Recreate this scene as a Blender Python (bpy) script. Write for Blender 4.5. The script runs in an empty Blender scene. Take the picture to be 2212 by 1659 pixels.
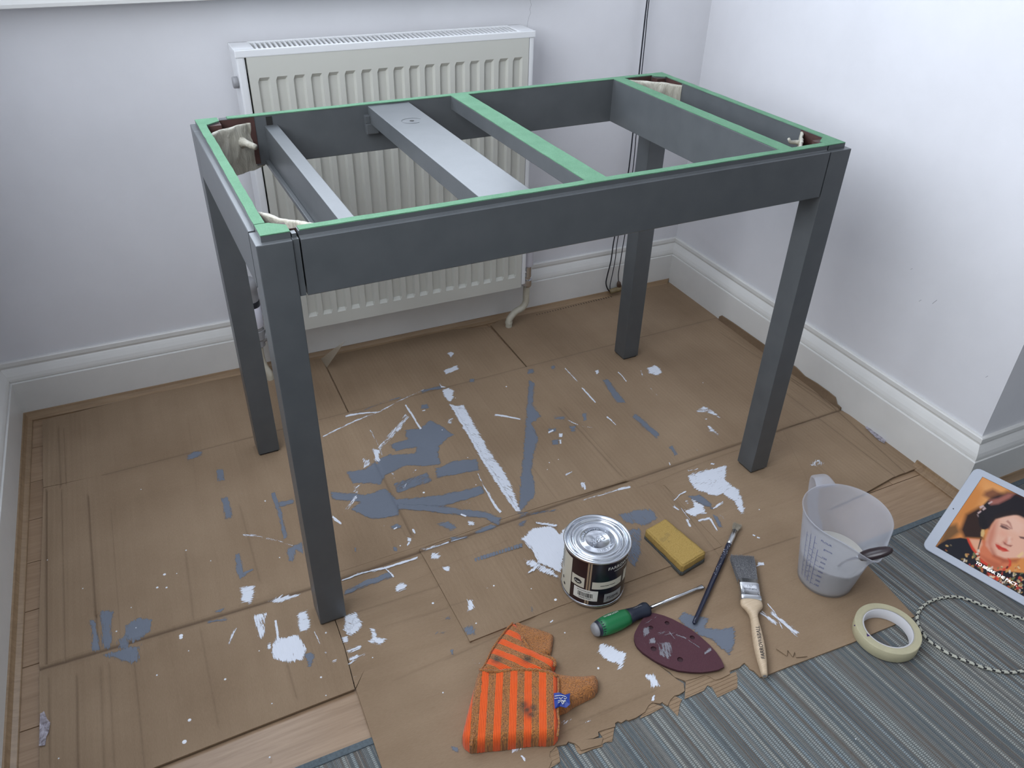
import bpy, bmesh, math, random
import numpy as np
from mathutils import Vector, Matrix, noise as mnoise
random.seed(7); rng=np.random.default_rng(7)
sc=bpy.context.scene
COL=sc.collection
PI=math.pi
# ---------------------------------------------------------------- camera
CX,CY,CZ,YAW,PIT,ROL,FP=-0.6156,-1.2612,1.1565,0.4559,-0.5978,0.0283,1707.46
PHI=0.0218; H=0.74; TL,TD,TS=0.5131,0.2839,0.0465
YW,XR,XL,YE,HB=0.6174,0.8699,-1.0193,-0.5,0.1456
fwd=Vector((math.sin(YAW)*math.cos(PIT),math.cos(YAW)*math.cos(PIT),math.sin(PIT)))
rt0=Vector((math.cos(YAW),-math.sin(YAW),0)); up0=rt0.cross(fwd)
RT=rt0*math.cos(ROL)+up0*math.sin(ROL); UP=-rt0*math.sin(ROL)+up0*math.cos(ROL)
CAMP=Vector((CX,CY,CZ))
cam=bpy.data.cameras.new('camera'); co=bpy.data.objects.new('camera',cam); COL.objects.link(co)
M=Matrix((RT,UP,-fwd)).transposed().to_4x4(); M.translation=CAMP; co.matrix_world=M
cam.sensor_width=36; cam.lens=FP*36/2212; cam.clip_start=.02
sc.camera=co
# ---------------------------------------------------------------- light, exposure
w=bpy.data.worlds.new('world'); sc.world=w; w.use_nodes=True
bg=w.node_tree.nodes['Background']; bg.inputs[0].default_value=(.86,.92,1,1); bg.inputs[1].default_value=.55
def area(name,loc,rot,sx,sy,power,col):
    l=bpy.data.lights.new(name,'AREA'); l.shape='RECTANGLE'; l.size=sx; l.size_y=sy; l.energy=power; l.color=col
    o=bpy.data.objects.new(name,l); o.location=loc; o.rotation_euler=rot; COL.objects.link(o); return o
area('back_window_light',(-.33,YW+.03,1.55),(-PI/2,0,0),1.30,1.15,19,(.78,.87,1))
area('left_window_light',(XL+.05,-.6,1.55),(0,-PI/2,0),1.1,1.3,30,(.88,.93,1))
sc.view_settings.view_transform='Standard'; sc.view_settings.look='None'
sc.view_settings.gamma=1; sc.view_settings.use_curve_mapping=False; sc.view_settings.exposure=0.20
cy=sc.cycles; cy.max_bounces=5; cy.diffuse_bounces=3; cy.glossy_bounces=3; cy.transmission_bounces=4; cy.transparent_max_bounces=12
cy.caustics_reflective=False; cy.caustics_refractive=False; cy.use_adaptive_sampling=True; cy.adaptive_threshold=.1; cy.adaptive_min_samples=16; cy.use_denoising=True
# ---------------------------------------------------------------- helpers
def ray(u,v): return fwd+RT*((u-1106)/FP)+UP*((829.5-v)/FP)
def fl(u,v,z=0.0):
    "point of the real floor (or of the plane at height z) measured from the photograph"
    d=ray(u,v); t=(z-CZ)/d.z; return CAMP+d*t
def onY(u,v,y):
    d=ray(u,v); return CAMP+d*((y-CY)/d.y)
def onP(u,v,p,n):
    d=ray(u,v); return CAMP+d*((p-CAMP).dot(n)/d.dot(n))
def Z(x0,y0,s,pts): return [(x0+a/s,y0+b/s) for a,b in pts]
def link(name,me,parent=None,mat=None,smooth=False):
    o=bpy.data.objects.new(name,me); COL.objects.link(o)
    if parent is not None: o.parent=parent
    if mat is not None:
        for m in (mat if isinstance(mat,(list,tuple)) else [mat]): me.materials.append(m)
    if smooth:
        for p in me.polygons: p.use_smooth=True
    return o
def done(name,bm,parent=None,mat=None,smooth=False,recalc=True):
    if recalc: bmesh.ops.recalc_face_normals(bm,faces=bm.faces)
    me=bpy.data.meshes.new(name); bm.to_mesh(me); bm.free()
    return link(name,me,parent,mat,smooth)
def thing(name,label,cat,loc=(0,0,0),rz=0,group=None):
    o=bpy.data.objects.new(name,None); COL.objects.link(o); o.location=loc; o.rotation_euler=(0,0,rz); o.empty_display_size=.05
    tag(o,label,cat,group); return o
def tag(o,label,cat,group=None):
    o['label']=label; o['category']=cat
    if group: o['group']=group
    return o
def st(o): o['kind']='structure'; return o
def box(bm,x0,x1,y0,y1,z0,z1,mi=0,bev=0):
    vs=[bm.verts.new((x,y,z)) for z in (z0,z1) for y in (y0,y1) for x in (x0,x1)]
    F=[(0,2,3,1),(4,5,7,6),(0,1,5,4),(2,6,7,3),(0,4,6,2),(1,3,7,5)]
    fs=[bm.faces.new([vs[i] for i in f]) for f in F]
    for f in fs: f.material_index=mi
    if bev>0:
        es=list({e for f in fs for e in f.edges})
        bmesh.ops.bevel(bm,geom=es,offset=bev,segments=2,affect='EDGES',profile=.6)
    return fs
def prism(bm,pts,z0,z1,mi=0):
    a=[bm.verts.new((p[0],p[1],z0)) for p in pts]; b=[bm.verts.new((p[0],p[1],z1)) for p in pts]
    n=len(pts); fs=[bm.faces.new(a[::-1]),bm.faces.new(b)]
    for i in range(n): fs.append(bm.faces.new((a[i],a[(i+1)%n],b[(i+1)%n],b[i])))
    for f in fs: f.material_index=mi
    return fs
def lathe(bm,prof,c=(0,0,0),n=48,mi=0,close=False):
    rings=[]
    for r,z in prof:
        if r<1e-6: rings.append([bm.verts.new((c[0],c[1],c[2]+z))])
        else: rings.append([bm.verts.new((c[0]+r*math.cos(2*PI*i/n),c[1]+r*math.sin(2*PI*i/n),c[2]+z)) for i in range(n)])
    for A,B in zip(rings,rings[1:]):
        for i in range(n):
            j=(i+1)%n
            if len(A)==1 and len(B)==1: continue
            if len(A)==1: f=bm.faces.new((A[0],B[i],B[j]))
            elif len(B)==1: f=bm.faces.new((A[i],A[j],B[0]))
            else: f=bm.faces.new((A[i],A[j],B[j],B[i]))
            f.material_index=mi
def tube(bm,pts,r,n=8,mi=0,cap=True):
    pts=[Vector(p) for p in pts]; rs=r if isinstance(r,(list,tuple)) else [r]*len(pts)
    prev=None; rings=[]
    for i,p in enumerate(pts):
        t=(pts[min(i+1,len(pts)-1)]-pts[max(i-1,0)]).normalized()
        if prev is None:
            a=Vector((0,0,1)) if abs(t.z)<.9 else Vector((1,0,0)); u=t.cross(a).normalized()
        else: u=(prev-t*prev.dot(t)).normalized()
        prev=u; v=t.cross(u)
        rings.append([bm.verts.new(p+(u*math.cos(2*PI*k/n)+v*math.sin(2*PI*k/n))*rs[i]) for k in range(n)])
    for A,B in zip(rings,rings[1:]):
        for k in range(n):
            f=bm.faces.new((A[k],A[(k+1)%n],B[(k+1)%n],B[k])); f.material_index=mi
    if cap:
        for R,s in ((rings[0],-1),(rings[-1],1)):
            f=bm.faces.new(R[::-1] if s<0 else R); f.material_index=mi
    return rings
def spline(pts,n=8):
    "Catmull-Rom through points"
    P=[Vector(p) for p in pts]; P=[P[0]*2-P[1]]+P+[P[-1]*2-P[-2]]; out=[]
    for i in range(1,len(P)-2):
        for k in range(n):
            t=k/n; a,b,c,d=P[i-1:i+3]
            out.append(.5*((2*b)+(c-a)*t+(2*a-5*b+4*c-d)*t*t+(3*b-a-3*c+d)*t**3))
    out.append(P[-2]); return out
def text_mesh(s,size,depth=.0004,align='CENTER',spacing=1):
    c=bpy.data.curves.new('t','FONT'); c.body=s; c.size=size; c.extrude=depth/2; c.align_x=align; c.align_y='CENTER'; c.space_character=spacing; c.resolution_u=3
    o=bpy.data.objects.new('t',c); COL.objects.link(o); bpy.context.view_layer.update()
    dg=bpy.context.evaluated_depsgraph_get(); me=bpy.data.meshes.new_from_object(o.evaluated_get(dg))
    bpy.data.objects.remove(o); bpy.data.curves.remove(c); return me
def map_mesh(me,fn):
    for v in me.vertices: v.co=fn(v.co)
    return me
# ---------------------------------------------------------------- materials
def lin(c): return tuple(((x/255)/12.92 if x/255<=.04045 else ((x/255+.055)/1.055)**2.4) for x in c)
class NT:
    def __init__(s,name):
        s.m=bpy.data.materials.new(name); s.m.use_nodes=True; s.t=s.m.node_tree; s.b=s.t.nodes['Principled BSDF']; s.out=s.t.nodes['Material Output']
    def n(s,typ,ins=None,**kw):
        nd=s.t.nodes.new(typ)
        for k,v in kw.items(): setattr(nd,k,v)
        for k,v in (ins or {}).items(): s.set(nd.inputs[k],v)
        return nd
    def set(s,sock,v):
        if isinstance(v,bpy.types.NodeSocket): s.t.links.new(v,sock)
        elif isinstance(v,(tuple,list)) and len(v)==3 and sock.type=='RGBA': sock.default_value=(*v,1)
        else: sock.default_value=v
    def P(s,k,v): s.set(s.b.inputs[k],v)
    def noise(s,scale,detail=3,rough=.5,vec=None,dist=0):
        nd=s.n('ShaderNodeTexNoise',{'Scale':scale,'Detail':detail,'Roughness':rough,'Distortion':dist})
        if vec is not None: s.set(nd.inputs['Vector'],vec)
        return nd.outputs['Fac']
    def coord(s): return s.n('ShaderNodeTexCoord').outputs['Object']
    def mapv(s,vec,scale=(1,1,1),rot=(0,0,0)): return s.n('ShaderNodeMapping',{'Vector':vec,'Scale':scale,'Rotation':rot}).outputs[0]
    def attr(s,name,out='Fac'): return s.n('ShaderNodeAttribute',attribute_name=name).outputs[out]
    def math(s,op,a,b=None,c=None,clamp=False):
        nd=s.n('ShaderNodeMath',operation=op,use_clamp=clamp); s.set(nd.inputs[0],a)
        if b is not None: s.set(nd.inputs[1],b)
        if c is not None: s.set(nd.inputs[2],c)
        return nd.outputs[0]
    def ramp(s,fac,stops,interp='LINEAR'):
        nd=s.n('ShaderNodeValToRGB'); s.set(nd.inputs[0],fac); r=nd.color_ramp; r.interpolation=interp
        while len(r.elements)<len(stops): r.elements.new(.5)
        for e,(p,c) in zip(r.elements,stops): e.position=p; e.color=(*c,1) if len(c)==3 else c
        return nd.outputs[0]
    def mix(s,f,a,b,typ='MIX'):
        nd=s.n('ShaderNodeMix',data_type='RGBA',blend_type=typ); s.set(nd.inputs[0],f); s.set(nd.inputs[6],a); s.set(nd.inputs[7],b); return nd.outputs[2]
    def bump(s,h,strength=.3,dist=.001):
        nd=s.n('ShaderNodeBump',{'Height':h,'Strength':strength,'Distance':dist}); s.P('Normal',nd.outputs[0])
def plain(name,col,rough=.5,metal=0,nz=0,nscale=60,bump=0,bscale=200,spec=.5,coat=0):
    t=NT(name); c=t.coord()
    if nz: 
        f=t.noise(nscale,4,.6,c); lo=tuple(max(0,x*(1-nz)) for x in col); hi=tuple(min(1,x*(1+nz)) for x in col)
        t.P('Base Color',t.ramp(f,[(.3,lo),(.7,hi)]))
    else: t.P('Base Color',col)
    t.P('Roughness',rough); t.P('Metallic',metal); t.P('Specular IOR Level',spec); t.P('Coat Weight',coat)
    if bump: t.bump(t.noise(bscale,3,.5,c),bump,.001)
    return t.m
M_wall=plain('wall_paint',(.70,.70,.725),.75,nz=.03,nscale=6,bump=.15,bscale=90)
M_skirt=plain('skirting_gloss',(.70,.695,.67),.35,nz=.03,nscale=12,bump=.05,bscale=60)
M_sill=plain('sill_paint',(.80,.80,.78),.35)
M_rad=plain('radiator_enamel',(.56,.56,.51),.3)
M_radw=plain('radiator_cover_white',(.74,.75,.76),.28)
M_dark=plain('dark_gap',(.012,.011,.01),.8)
M_chrome=plain('chrome',(.62,.63,.65),.18,1)
M_steel=plain('steel',(.72,.73,.75),.25,1)
M_black=plain('black_plastic',(.012,.014,.022),.3)
M_plasticw=plain('white_plastic',(.70,.70,.78),.35)
M_grayp=plain('gray_plastic',(.28,.28,.29),.45)
M_pipe=plain('cream_pipe_paint',(.52,.49,.40),.4,nz=.08,nscale=90)
def wood(name,c1,c2,scale=1,rough=.45,rot=0):
    t=NT(name); v=t.mapv(t.coord(),(2.5*scale,40*scale,20*scale),(0,0,rot)); n=t.noise(3,6,.65,v,.6)
    oi=t.n('ShaderNodeObjectInfo').outputs['Random']
    f=t.math('ADD',n,t.math('MULTIPLY',t.math('SUBTRACT',oi,.5),.2))
    t.P('Base Color',t.ramp(f,[(.3,c1),(.68,c2)])); t.P('Roughness',rough); t.bump(n,.08,.001); return t.m
M_wood=wood('floor_wood',(.26,.165,.095),(.37,.25,.155),1,.38)
M_trimw=wood('scotia_wood',(.21,.135,.075),(.32,.215,.125),1,.4)
def paintgray():
    t=NT('grey_satin_paint'); c=t.coord(); n=t.noise(350,3,.6,c)
    n2=t.noise(25,3,.5,c)
    t.P('Base Color',t.ramp(n2,[(.3,(.080,.087,.092)),(.7,(.093,.100,.105))])); t.P('Roughness',.33); t.P('Specular IOR Level',.5)
    t.bump(n,.12,.0006); return t.m
M_gray=paintgray()
M_brownw=plain('bare_brown_wood',(.055,.022,.018),.6,nz=.25,nscale=40)
def felt():
    t=NT('green_masking'); c=t.coord(); n=t.noise(420,4,.7,c); n2=t.noise(30,4,.6,c)
    t.P('Base Color',t.ramp(t.math('ADD',t.math('MULTIPLY',n,.5),t.math('MULTIPLY',n2,.5)),[(.3,(.075,.195,.108)),(.7,(.135,.29,.175))])); t.P('Roughness',.85)
    t.bump(n,.6,.0012); return t.m
M_felt=felt()
def wrap():
    t=NT('masking_paper'); c=t.coord(); n=t.noise(45,5,.65,t.mapv(c,(1,1,.35)),1.2)
    t.P('Base Color',t.ramp(n,[(.25,(.30,.28,.22)),(.75,(.60,.58,.50))])); t.P('Roughness',.35); t.bump(n,.8,.006); return t.m
M_wrap=wrap()
def card(name,rot,tone=1.0):
    t=NT(name); c=t.coord(); v=t.mapv(c,(1,1,1),(0,0,rot))
    big=t.noise(3.5,4,.55,c); fine=t.noise(140,3,.6,t.mapv(v,(6,1,1))); 
    soft=t.noise(16,3,.5,t.mapv(v,(2.2,.22,1)))
    f=t.math('ADD',t.math('MULTIPLY',big,.60),t.math('ADD',t.math('MULTIPLY',fine,.25),t.math('MULTIPLY',soft,.15)))
    a=tuple(x*tone for x in (.220,.148,.090)); b=tuple(x*tone for x in (.325,.232,.150))
    col=t.ramp(f,[(.34,a),(.66,b)])
    soft2=t.noise(30,3,.55,t.mapv(v,(3.4,.16,1)))
    d=t.attr('dirt'); col=t.mix(t.math('MULTIPLY',d,.75,clamp=True),col,(.075,.045,.028))
    t.P('Base Color',col); t.P('Roughness',.8); t.P('Specular IOR Level',.25)
    wv=t.n('ShaderNodeTexWave',{'Vector':v,'Scale':32,'Distortion':.6,'Detail':1},wave_type='BANDS',bands_direction='X').outputs['Fac']
    h=t.math('ADD',t.math('MULTIPLY',wv,.12),t.math('ADD',t.math('ADD',t.math('MULTIPLY',soft,1.3 if rot==0 else 2.0),t.math('MULTIPLY',soft2,.35 if rot==0 else 1.0)),t.math('MULTIPLY',fine,.12)))
    t.bump(h,.55,.003); return t.m
M_card1=card('cardboard_ribs_across',0)
M_card2=card('cardboard_ribs_along',PI/2,1.02)
M_card3=card('cardboard_torn_ply',PI/2,1.15)
def smear(name,col,rough):
    t=NT(name); cov=t.attr('cov'); dry=t.attr('dry'); su=t.attr('su'); sv=t.attr('sv')
    cv=t.n('ShaderNodeCombineXYZ',{0:su,1:sv}).outputs[0]
    n=t.noise(1,4,.65,t.mapv(cv,(55,430,1))); n2=t.noise(1,3,.5,t.mapv(cv,(25,70,1)))
    n3=t.noise(1,3,.6,t.mapv(cv,(160,900,1)))
    nn=t.math('ADD',t.math('MULTIPLY',n,.5),t.math('ADD',t.math('MULTIPLY',n2,.28),t.math('MULTIPLY',n3,.22)))
    cc=t.math('MINIMUM',cov,1.0); a=t.math('ADD',t.math('MULTIPLY',cc,.52),t.math('MULTIPLY',t.math('SUBTRACT',nn,.5),3.4))
    a=t.math('ADD',a,t.math('SUBTRACT',.12,t.math('MULTIPLY',dry,.98)))
    al=t.math('MULTIPLY',a,7,clamp=True)
    al=t.math('MULTIPLY',al,t.attr('opac'))
    t.P('Base Color',t.mix(n,tuple(x*.86 for x in col),col)); t.P('Roughness',rough); t.P('Alpha',al); t.bump(nn,.25,.001); return t.m
M_white=smear('white_paint_smear',(.74,.77,.84),.5)
M_grays=smear('grey_paint_smear',(.150,.172,.215),.6)
def rug():
    t=NT('striped_rug_weave'); c0=t.coord(); c=t.mapv(c0,(1,1,1),(0,0,math.radians(-5.2))); sp=t.n('ShaderNodeSeparateXYZ',{0:c}); x,y=sp.outputs[0],sp.outputs[1]
    def rnd(cell,seed): return t.n('ShaderNodeTexWhiteNoise',{'W':t.math('ADD',cell,seed)},noise_dimensions='1D').outputs['Value']
    def layer(wd,per):
        u=t.math('MULTIPLY',x,1/wd); cell=t.math('FLOOR',u); fr=t.math('FRACT',u)
        rib=t.math('POWER',t.math('SINE',t.math('MULTIPLY',fr,PI)),.6)
        v=t.math('ADD',t.math('MULTIPLY',y,1/per),t.math('MULTIPLY',rnd(cell,3.1),1.0)); sti=t.math('ABSOLUTE',t.math('SINE',t.math('MULTIPLY',v,PI)))
        return cell,rib,sti
    cA,rA,sA=layer(.0066,.0032); cB,rB,sB=layer(.0022,.0026)
    isA=t.math('GREATER_THAN',rnd(cA,.7),.56)
    hA=t.math('MULTIPLY',rA,t.math('ADD',.25,t.math('MULTIPLY',sA,.75))); hB=t.math('MULTIPLY',t.math('MULTIPLY',rB,t.math('ADD',.3,t.math('MULTIPLY',sB,.7))),.72)
    h=t.math('ADD',t.math('MULTIPLY',isA,hA),t.math('MULTIPLY',t.math('SUBTRACT',1.0,isA),hB))
    band=t.noise(1,2,.5,t.mapv(c,(30,.7,1)))
    fA=t.math('ADD',t.math('MULTIPLY',rnd(cA,5.5),.55),t.math('MULTIPLY',band,.5)); fB=t.math('ADD',t.math('MULTIPLY',rnd(cB,9.5),.6),t.math('MULTIPLY',band,.45))
    colA=t.ramp(fA,[(.15,(.17,.22,.25)),(.4,(.30,.33,.32)),(.6,(.38,.38,.34)),(.8,(.25,.30,.32))])
    colB=t.ramp(fB,[(.15,(.10,.15,.19)),(.35,(.32,.33,.31)),(.5,(.24,.19,.15)),(.65,(.19,.245,.27)),(.85,(.44,.41,.36))])
    base=t.mix(isA,colB,colA)
    valley_shade=t.math('ADD',.22,t.math('MULTIPLY',h,.95))  # shade between ribs and stitches put into the colour, following the relief
    col=t.mix(1.0,base,t.n('ShaderNodeCombineColor',{0:valley_shade,1:valley_shade,2:valley_shade}).outputs[0],'MULTIPLY')
    fine=t.noise(900,2,.6,c)
    col=t.mix(t.math('MULTIPLY',fine,.35),col,(.24,.25,.25))
    t.P('Base Color',col); t.P('Roughness',.9); t.P('Specular IOR Level',.2); t.bump(t.math('ADD',h,t.math('MULTIPLY',fine,.25)),.8,.002); return t.m
M_rug=rug()
M_bind=plain('rug_binding',(.095,.118,.132),.85,nz=.2,nscale=250,bump=.5,bscale=500)
# ================================================================ SETTING
ZF=-.0065   # wooden floor level under the cardboard
CEIL=2.35; YR=-3.2; XA=2.4
def wall(name,x0,x1,y0,y1,z0=ZF,z1=CEIL):
    bm=bmesh.new(); box(bm,x0,x1,y0,y1,z0,z1); return st(done(name,bm,None,M_wall))
# back wall with the window opening above the sill
WX0,WX1,WZ0,WZ1=-.98,.34,.915,2.15
bm=bmesh.new()
box(bm,XL-.12,XR+.12,YW,YW+.22,ZF,WZ0); box(bm,XL-.12,WX0,YW,YW+.22,WZ0,WZ1); box(bm,WX1,XR+.12,YW,YW+.22,WZ0,WZ1); box(bm,XL-.12,XR+.12,YW,YW+.22,WZ1,CEIL)
wall_back=st(done('wall_back',bm,None,M_wall))
wall('wall_right',XR,XR+.12,YE,YW)
wall('wall_alcove',XR+.12,XA,YE,YE+.12)
wall('wall_far_right',XA,XA+.1,YR,YE+.12)
# left wall with a window opening
bm=bmesh.new(); LY0,LY1=-1.3,.05
box(bm,XL-.12,XL,YR,YW,ZF,.95); box(bm,XL-.12,XL,YR,LY0,.95,2.15); box(bm,XL-.12,XL,LY1,YW,.95,2.15); box(bm,XL-.12,XL,YR,YW,2.15,CEIL)
st(done('wall_left',bm,None,M_wall))
bm=bmesh.new(); box(bm,XL-.12,XA+.1,YR,YW+.2,CEIL,CEIL+.05); st(done('ceiling',bm,None,M_wall))
# windows: frames and sills
def window(name,cx,cy,w_,h_,zc,rot,sill):
    o=thing(name,'x','x',(cx,cy,zc),rot); del o['label'],o['category']; st(o)
    bm=bmesh.new()
    for a,b,c,d in ((-w_/2,-w_/2+.05,-h_/2,h_/2),(w_/2-.05,w_/2,-h_/2,h_/2),(-w_/2,w_/2,-h_/2,-h_/2+.05),(-w_/2,w_/2,h_/2-.05,h_/2),(-.025,.025,-h_/2,h_/2)): box(bm,a,b,.10,.14,c,d,0,.004)
    done('window_frame',bm,o,M_sill)
    t=bpy.data.materials.get('window_glass')
    if not t:
        q=NT('window_glass'); q.P('Transmission Weight',1.0); q.P('Roughness',0.0); q.P('IOR',1.02); q.P('Base Color',(1,1,1)); t=q.m
    bm=bmesh.new(); box(bm,-w_/2+.05,-.025,.118,.122,-h_/2+.05,h_/2-.05); box(bm,.025,w_/2-.05,.118,.122,-h_/2+.05,h_/2-.05); done('window_pane',bm,o,t)
    bm=bmesh.new(); box(bm,*sill,0,.008); done('window_sill',bm,o,M_sill)
    return o
window('window_1',(WX0+WX1)/2,YW,WX1-WX0,WZ1-WZ0,(WZ0+WZ1)/2,0,(-.705,.70,-.062,.10,-(WZ1-WZ0)/2-.028,-(WZ1-WZ0)/2+.002))
window('window_2',XL,(LY0+LY1)/2,LY1-LY0,1.2,1.55,PI/2,(-.70,.70,-.05,.10,-.628,-.598))
# skirting boards: moulded profile swept along the walls
def skirt_profile(hb=HB,t=.0201):
    f=lambda k: ZF+(hb-ZF)*k
    return [(0,f(1)),(.0055,f(1)),(.0075,f(.985)),(.0080,f(.925)),(.0062,f(.905)),(.0058,f(.885)),(.0078,f(.868)),(.0110,f(.83)),(.0150,f(.775)),(.0172,f(.725)),(.0178,f(.690)),(.0160,f(.678)),(.0160,f(.668)),(t-.001,f(.664)),(t,f(.655)),(t,f(0)),(0,f(0))]
def scotia_profile(t=.0201,w_=.0165,h_=.0185):
    return [(t,ZF+h_),(t+.003,ZF+h_),(t+.0045,ZF+h_*.72),(t+.0075,ZF+h_*.42),(t+.0125,ZF+h_*.30),(t+w_-.001,ZF+h_*.27),(t+w_,ZF+h_*.2),(t+w_,ZF),(t,ZF)]
def sweep(name,prof,path,mat,parent=None):
    "path: list of (point, mitre direction) - profile offset multiplied by the mitre vector"
    bm=bmesh.new(); rings=[]
    for (px,py),(mx,my) in path: rings.append([bm.verts.new((px+mx*o,py+my*o,z)) for o,z in prof])
    for A,B in zip(rings,rings[1:]):
        for i in range(len(prof)):
            j=(i+1)%len(prof); bm.faces.new((A[i],A[j],B[j],B[i]))
    bm.faces.new(rings[0]); bm.faces.new(rings[-1][::-1]); return done(name,bm,parent,mat)
for nm,pr,mt,num in (('baseboard',skirt_profile(),M_skirt,None),('trim',scotia_profile(),M_trimw,1)):
    P_=[('back',[((XL,YW),(1,-1)),((XR,YW),(-1,-1))]),('right',[((XR,YW if num is None else -.400),(-1,-1) if num is None else (-1,0)),((XR,YE),(-1,-1))]),('alcove',[((XR,YE),(-1,-1)),((XA,YE),(0,-1))]),('left',[((XL,YW),(1,-1)),((XL,YR),(1,0))])]
    for i,(s_,pa) in enumerate(P_):
        st(sweep('baseboard_'+s_ if num is None else 'trim_%d'%(i+1),pr,pa,mt))
# wooden floor: base and planks
bm=bmesh.new(); box(bm,XL-.1,XA+.1,YR,YW+.1,ZF-.03,ZF-.004); floor=st(done('floor',bm,None,M_dark))
pw=.128; y=YW-.02; row=0; pm={}
while y>-1.45:
    x=XL+.02-[0,.45,.2,.65][row%4]; x1lim=XR+.9 if y-pw<YE else XR-.018
    y1=y; y0=y-pw
    while x<x1lim:
        L=1.2; a=max(x,XL+.018); b=min(x+L,x1lim)
        if b-a>.02:
            bm=bmesh.new(); box(bm,a+.0006,b-.0006,y0+.0006,y1-.0006,ZF-.014,ZF,0,.0012); done('plank',bm,floor,M_wood)
        x+=L
    y=y0; row+=1
# crack in the plaster and a few scuffs on the wall
def wallmark(name,pts,r,mat,parent,plane='Y',val=YW):
    q=[]
    for u,v in pts:
        if plane=='Y': p=onY(u,v,val)
        else: d=ray(u,v); p=CAMP+d*((val-CX)/d.x)
        q.append(p)
    bm=bmesh.new(); tube(bm,q,r,4); return done(name,bm,parent,mat)
M_scuff=plain('scuff_grey',(.38,.38,.40),.8)
wallmark('crack',Z(1000,0,3.687,[(528,-60),(535,0),(545,40),(532,75),(540,100),(524,140),(515,180),(510,225),(513,262)]),.0004,M_scuff,wall_back)
wr=bpy.data.objects['wall_right']
for pts in ([(2024,648),(2014,656)],[(1967,582),(1971,580)],[(2134,812),(2129,815)],[(1985,651),(1990,648)]):
    wallmark('scuff_mark',pts,.0005,M_scuff,wr,'X',XR)
# ================================================================ RADIATOR
rad=thing('radiator','white panel radiator with vertical channels and slotted top grille on the back wall','radiator')
RF=YW-.11; RX0,RX1,RZ0,RZ1=-.372,.271,.137,.788
n=17; r0,sp=-.343,.0366
xs=[RX0,RX0+.003]; 
prof=[]  # (x, depth)
for i in range(n):
    c=r0+i*sp
    prof+= [(c-.0125,0),(c-.0085,1),(c+.0085,1),(c+.0125,0)]
X=[(RX0,0)]+prof+[(RX1,0)]
Zp=[(RZ0,0),(.158,0),(.170,0),(.178,1),(.738,1),(.746,0),(.760,0),(RZ1,0)]
bm=bmesh.new(); g=[[bm.verts.new((x,RF+.0075*dx*dz,z)) for x,dx in X] for z,dz in Zp]
for j in range(len(Zp)-1):
    for i in range(len(X)-1): bm.faces.new((g[j][i],g[j][i+1],g[j+1][i+1],g[j+1][i]))
for (a,b,c,d) in ((RX0,RX0,RZ0,RZ1),(RX1,RX1,RZ0,RZ1)):
    pass
bd=[e for e in bm.edges if e.is_boundary]; r=bmesh.ops.extrude_edge_only(bm,edges=bd)
bmesh.ops.translate(bm,verts=[v for v in r['geom'] if isinstance(v,bmesh.types.BMVert)],vec=(0,.012,0))
done('front_panel',bm,rad,M_rad)
bm=bmesh.new(); box(bm,RX0,RX1,YW-.045,YW-.030,RZ0,RZ1,0,.003); box(bm,RX0+.01,RX1-.01,RF+.018,YW-.046,RZ0+.05,RZ1-.08); done('rear_panel',bm,rad,M_rad)
for x0,x1 in ((RX0-.020,RX0-.003),(RX1+.001,RX1+.014)):
    bm=bmesh.new(); box(bm,x0,x1,RF+.001,YW-.028,RZ0+.006,RZ1+.002,0,.004); done('side_panel',bm,rad,M_radw)
bm=bmesh.new(); ct=RZ1+.014
box(bm,RX0-.022,RX1+.016,RF-.001,RF+.006,RZ1-.001,ct,0,.002); box(bm,RX0-.022,RX1+.016,YW-.034,YW-.028,RZ1-.001,ct,0,.002)
box(bm,RX0-.022,RX0+.020,RF,YW-.028,RZ1+.001,ct,0,.002); box(bm,RX1-.022,RX1+.016,RF,YW-.028,RZ1+.001,ct,0,.002)
done('top_cover',bm,rad,M_radw)
bm=bmesh.new(); box(bm,RX0,RX1,RF+.012,YW-.035,RZ1-.055,RZ1-.045); done('void_shade_plate',bm,rad,M_dark)  # near-black plate below the grille, painted shade for the radiator's hollow
bm=bmesh.new(); xx=RX0+.024
while xx<RX1-.024:
    for z_ in (0,):
        v=[bm.verts.new(q) for q in ((xx,RF+.005,ct-.0015),(xx+.0048,RF+.005,ct-.0015),(xx+.0048+.004,YW-.033,ct-.0015),(xx+.004,YW-.033,ct-.0015),(xx,RF+.005,ct-.0045),(xx+.0048,RF+.005,ct-.0045),(xx+.0088,YW-.033,ct-.0045),(xx+.004,YW-.033,ct-.0045))]
        for f in ((0,1,2,3),(4,7,6,5),(0,4,5,1),(1,5,6,2),(2,6,7,3),(3,7,4,0)): bm.faces.new([v[i] for i in f])
    xx+=.0104
o=done('grille_bars',bm,rad,M_radw); o['kind']='stuff'
bm=bmesh.new(); lathe(bm,[(0,-.006),(.011,-.006),(.012,-.004),(.012,.004),(.006,.007),(0,.007)],n=16)
o=done('bleed_plug',bm,rad,M_grayp,True); o.rotation_euler=(0,PI/2,0); o.location=(RX0-.025,YW-.085,.735)
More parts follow.
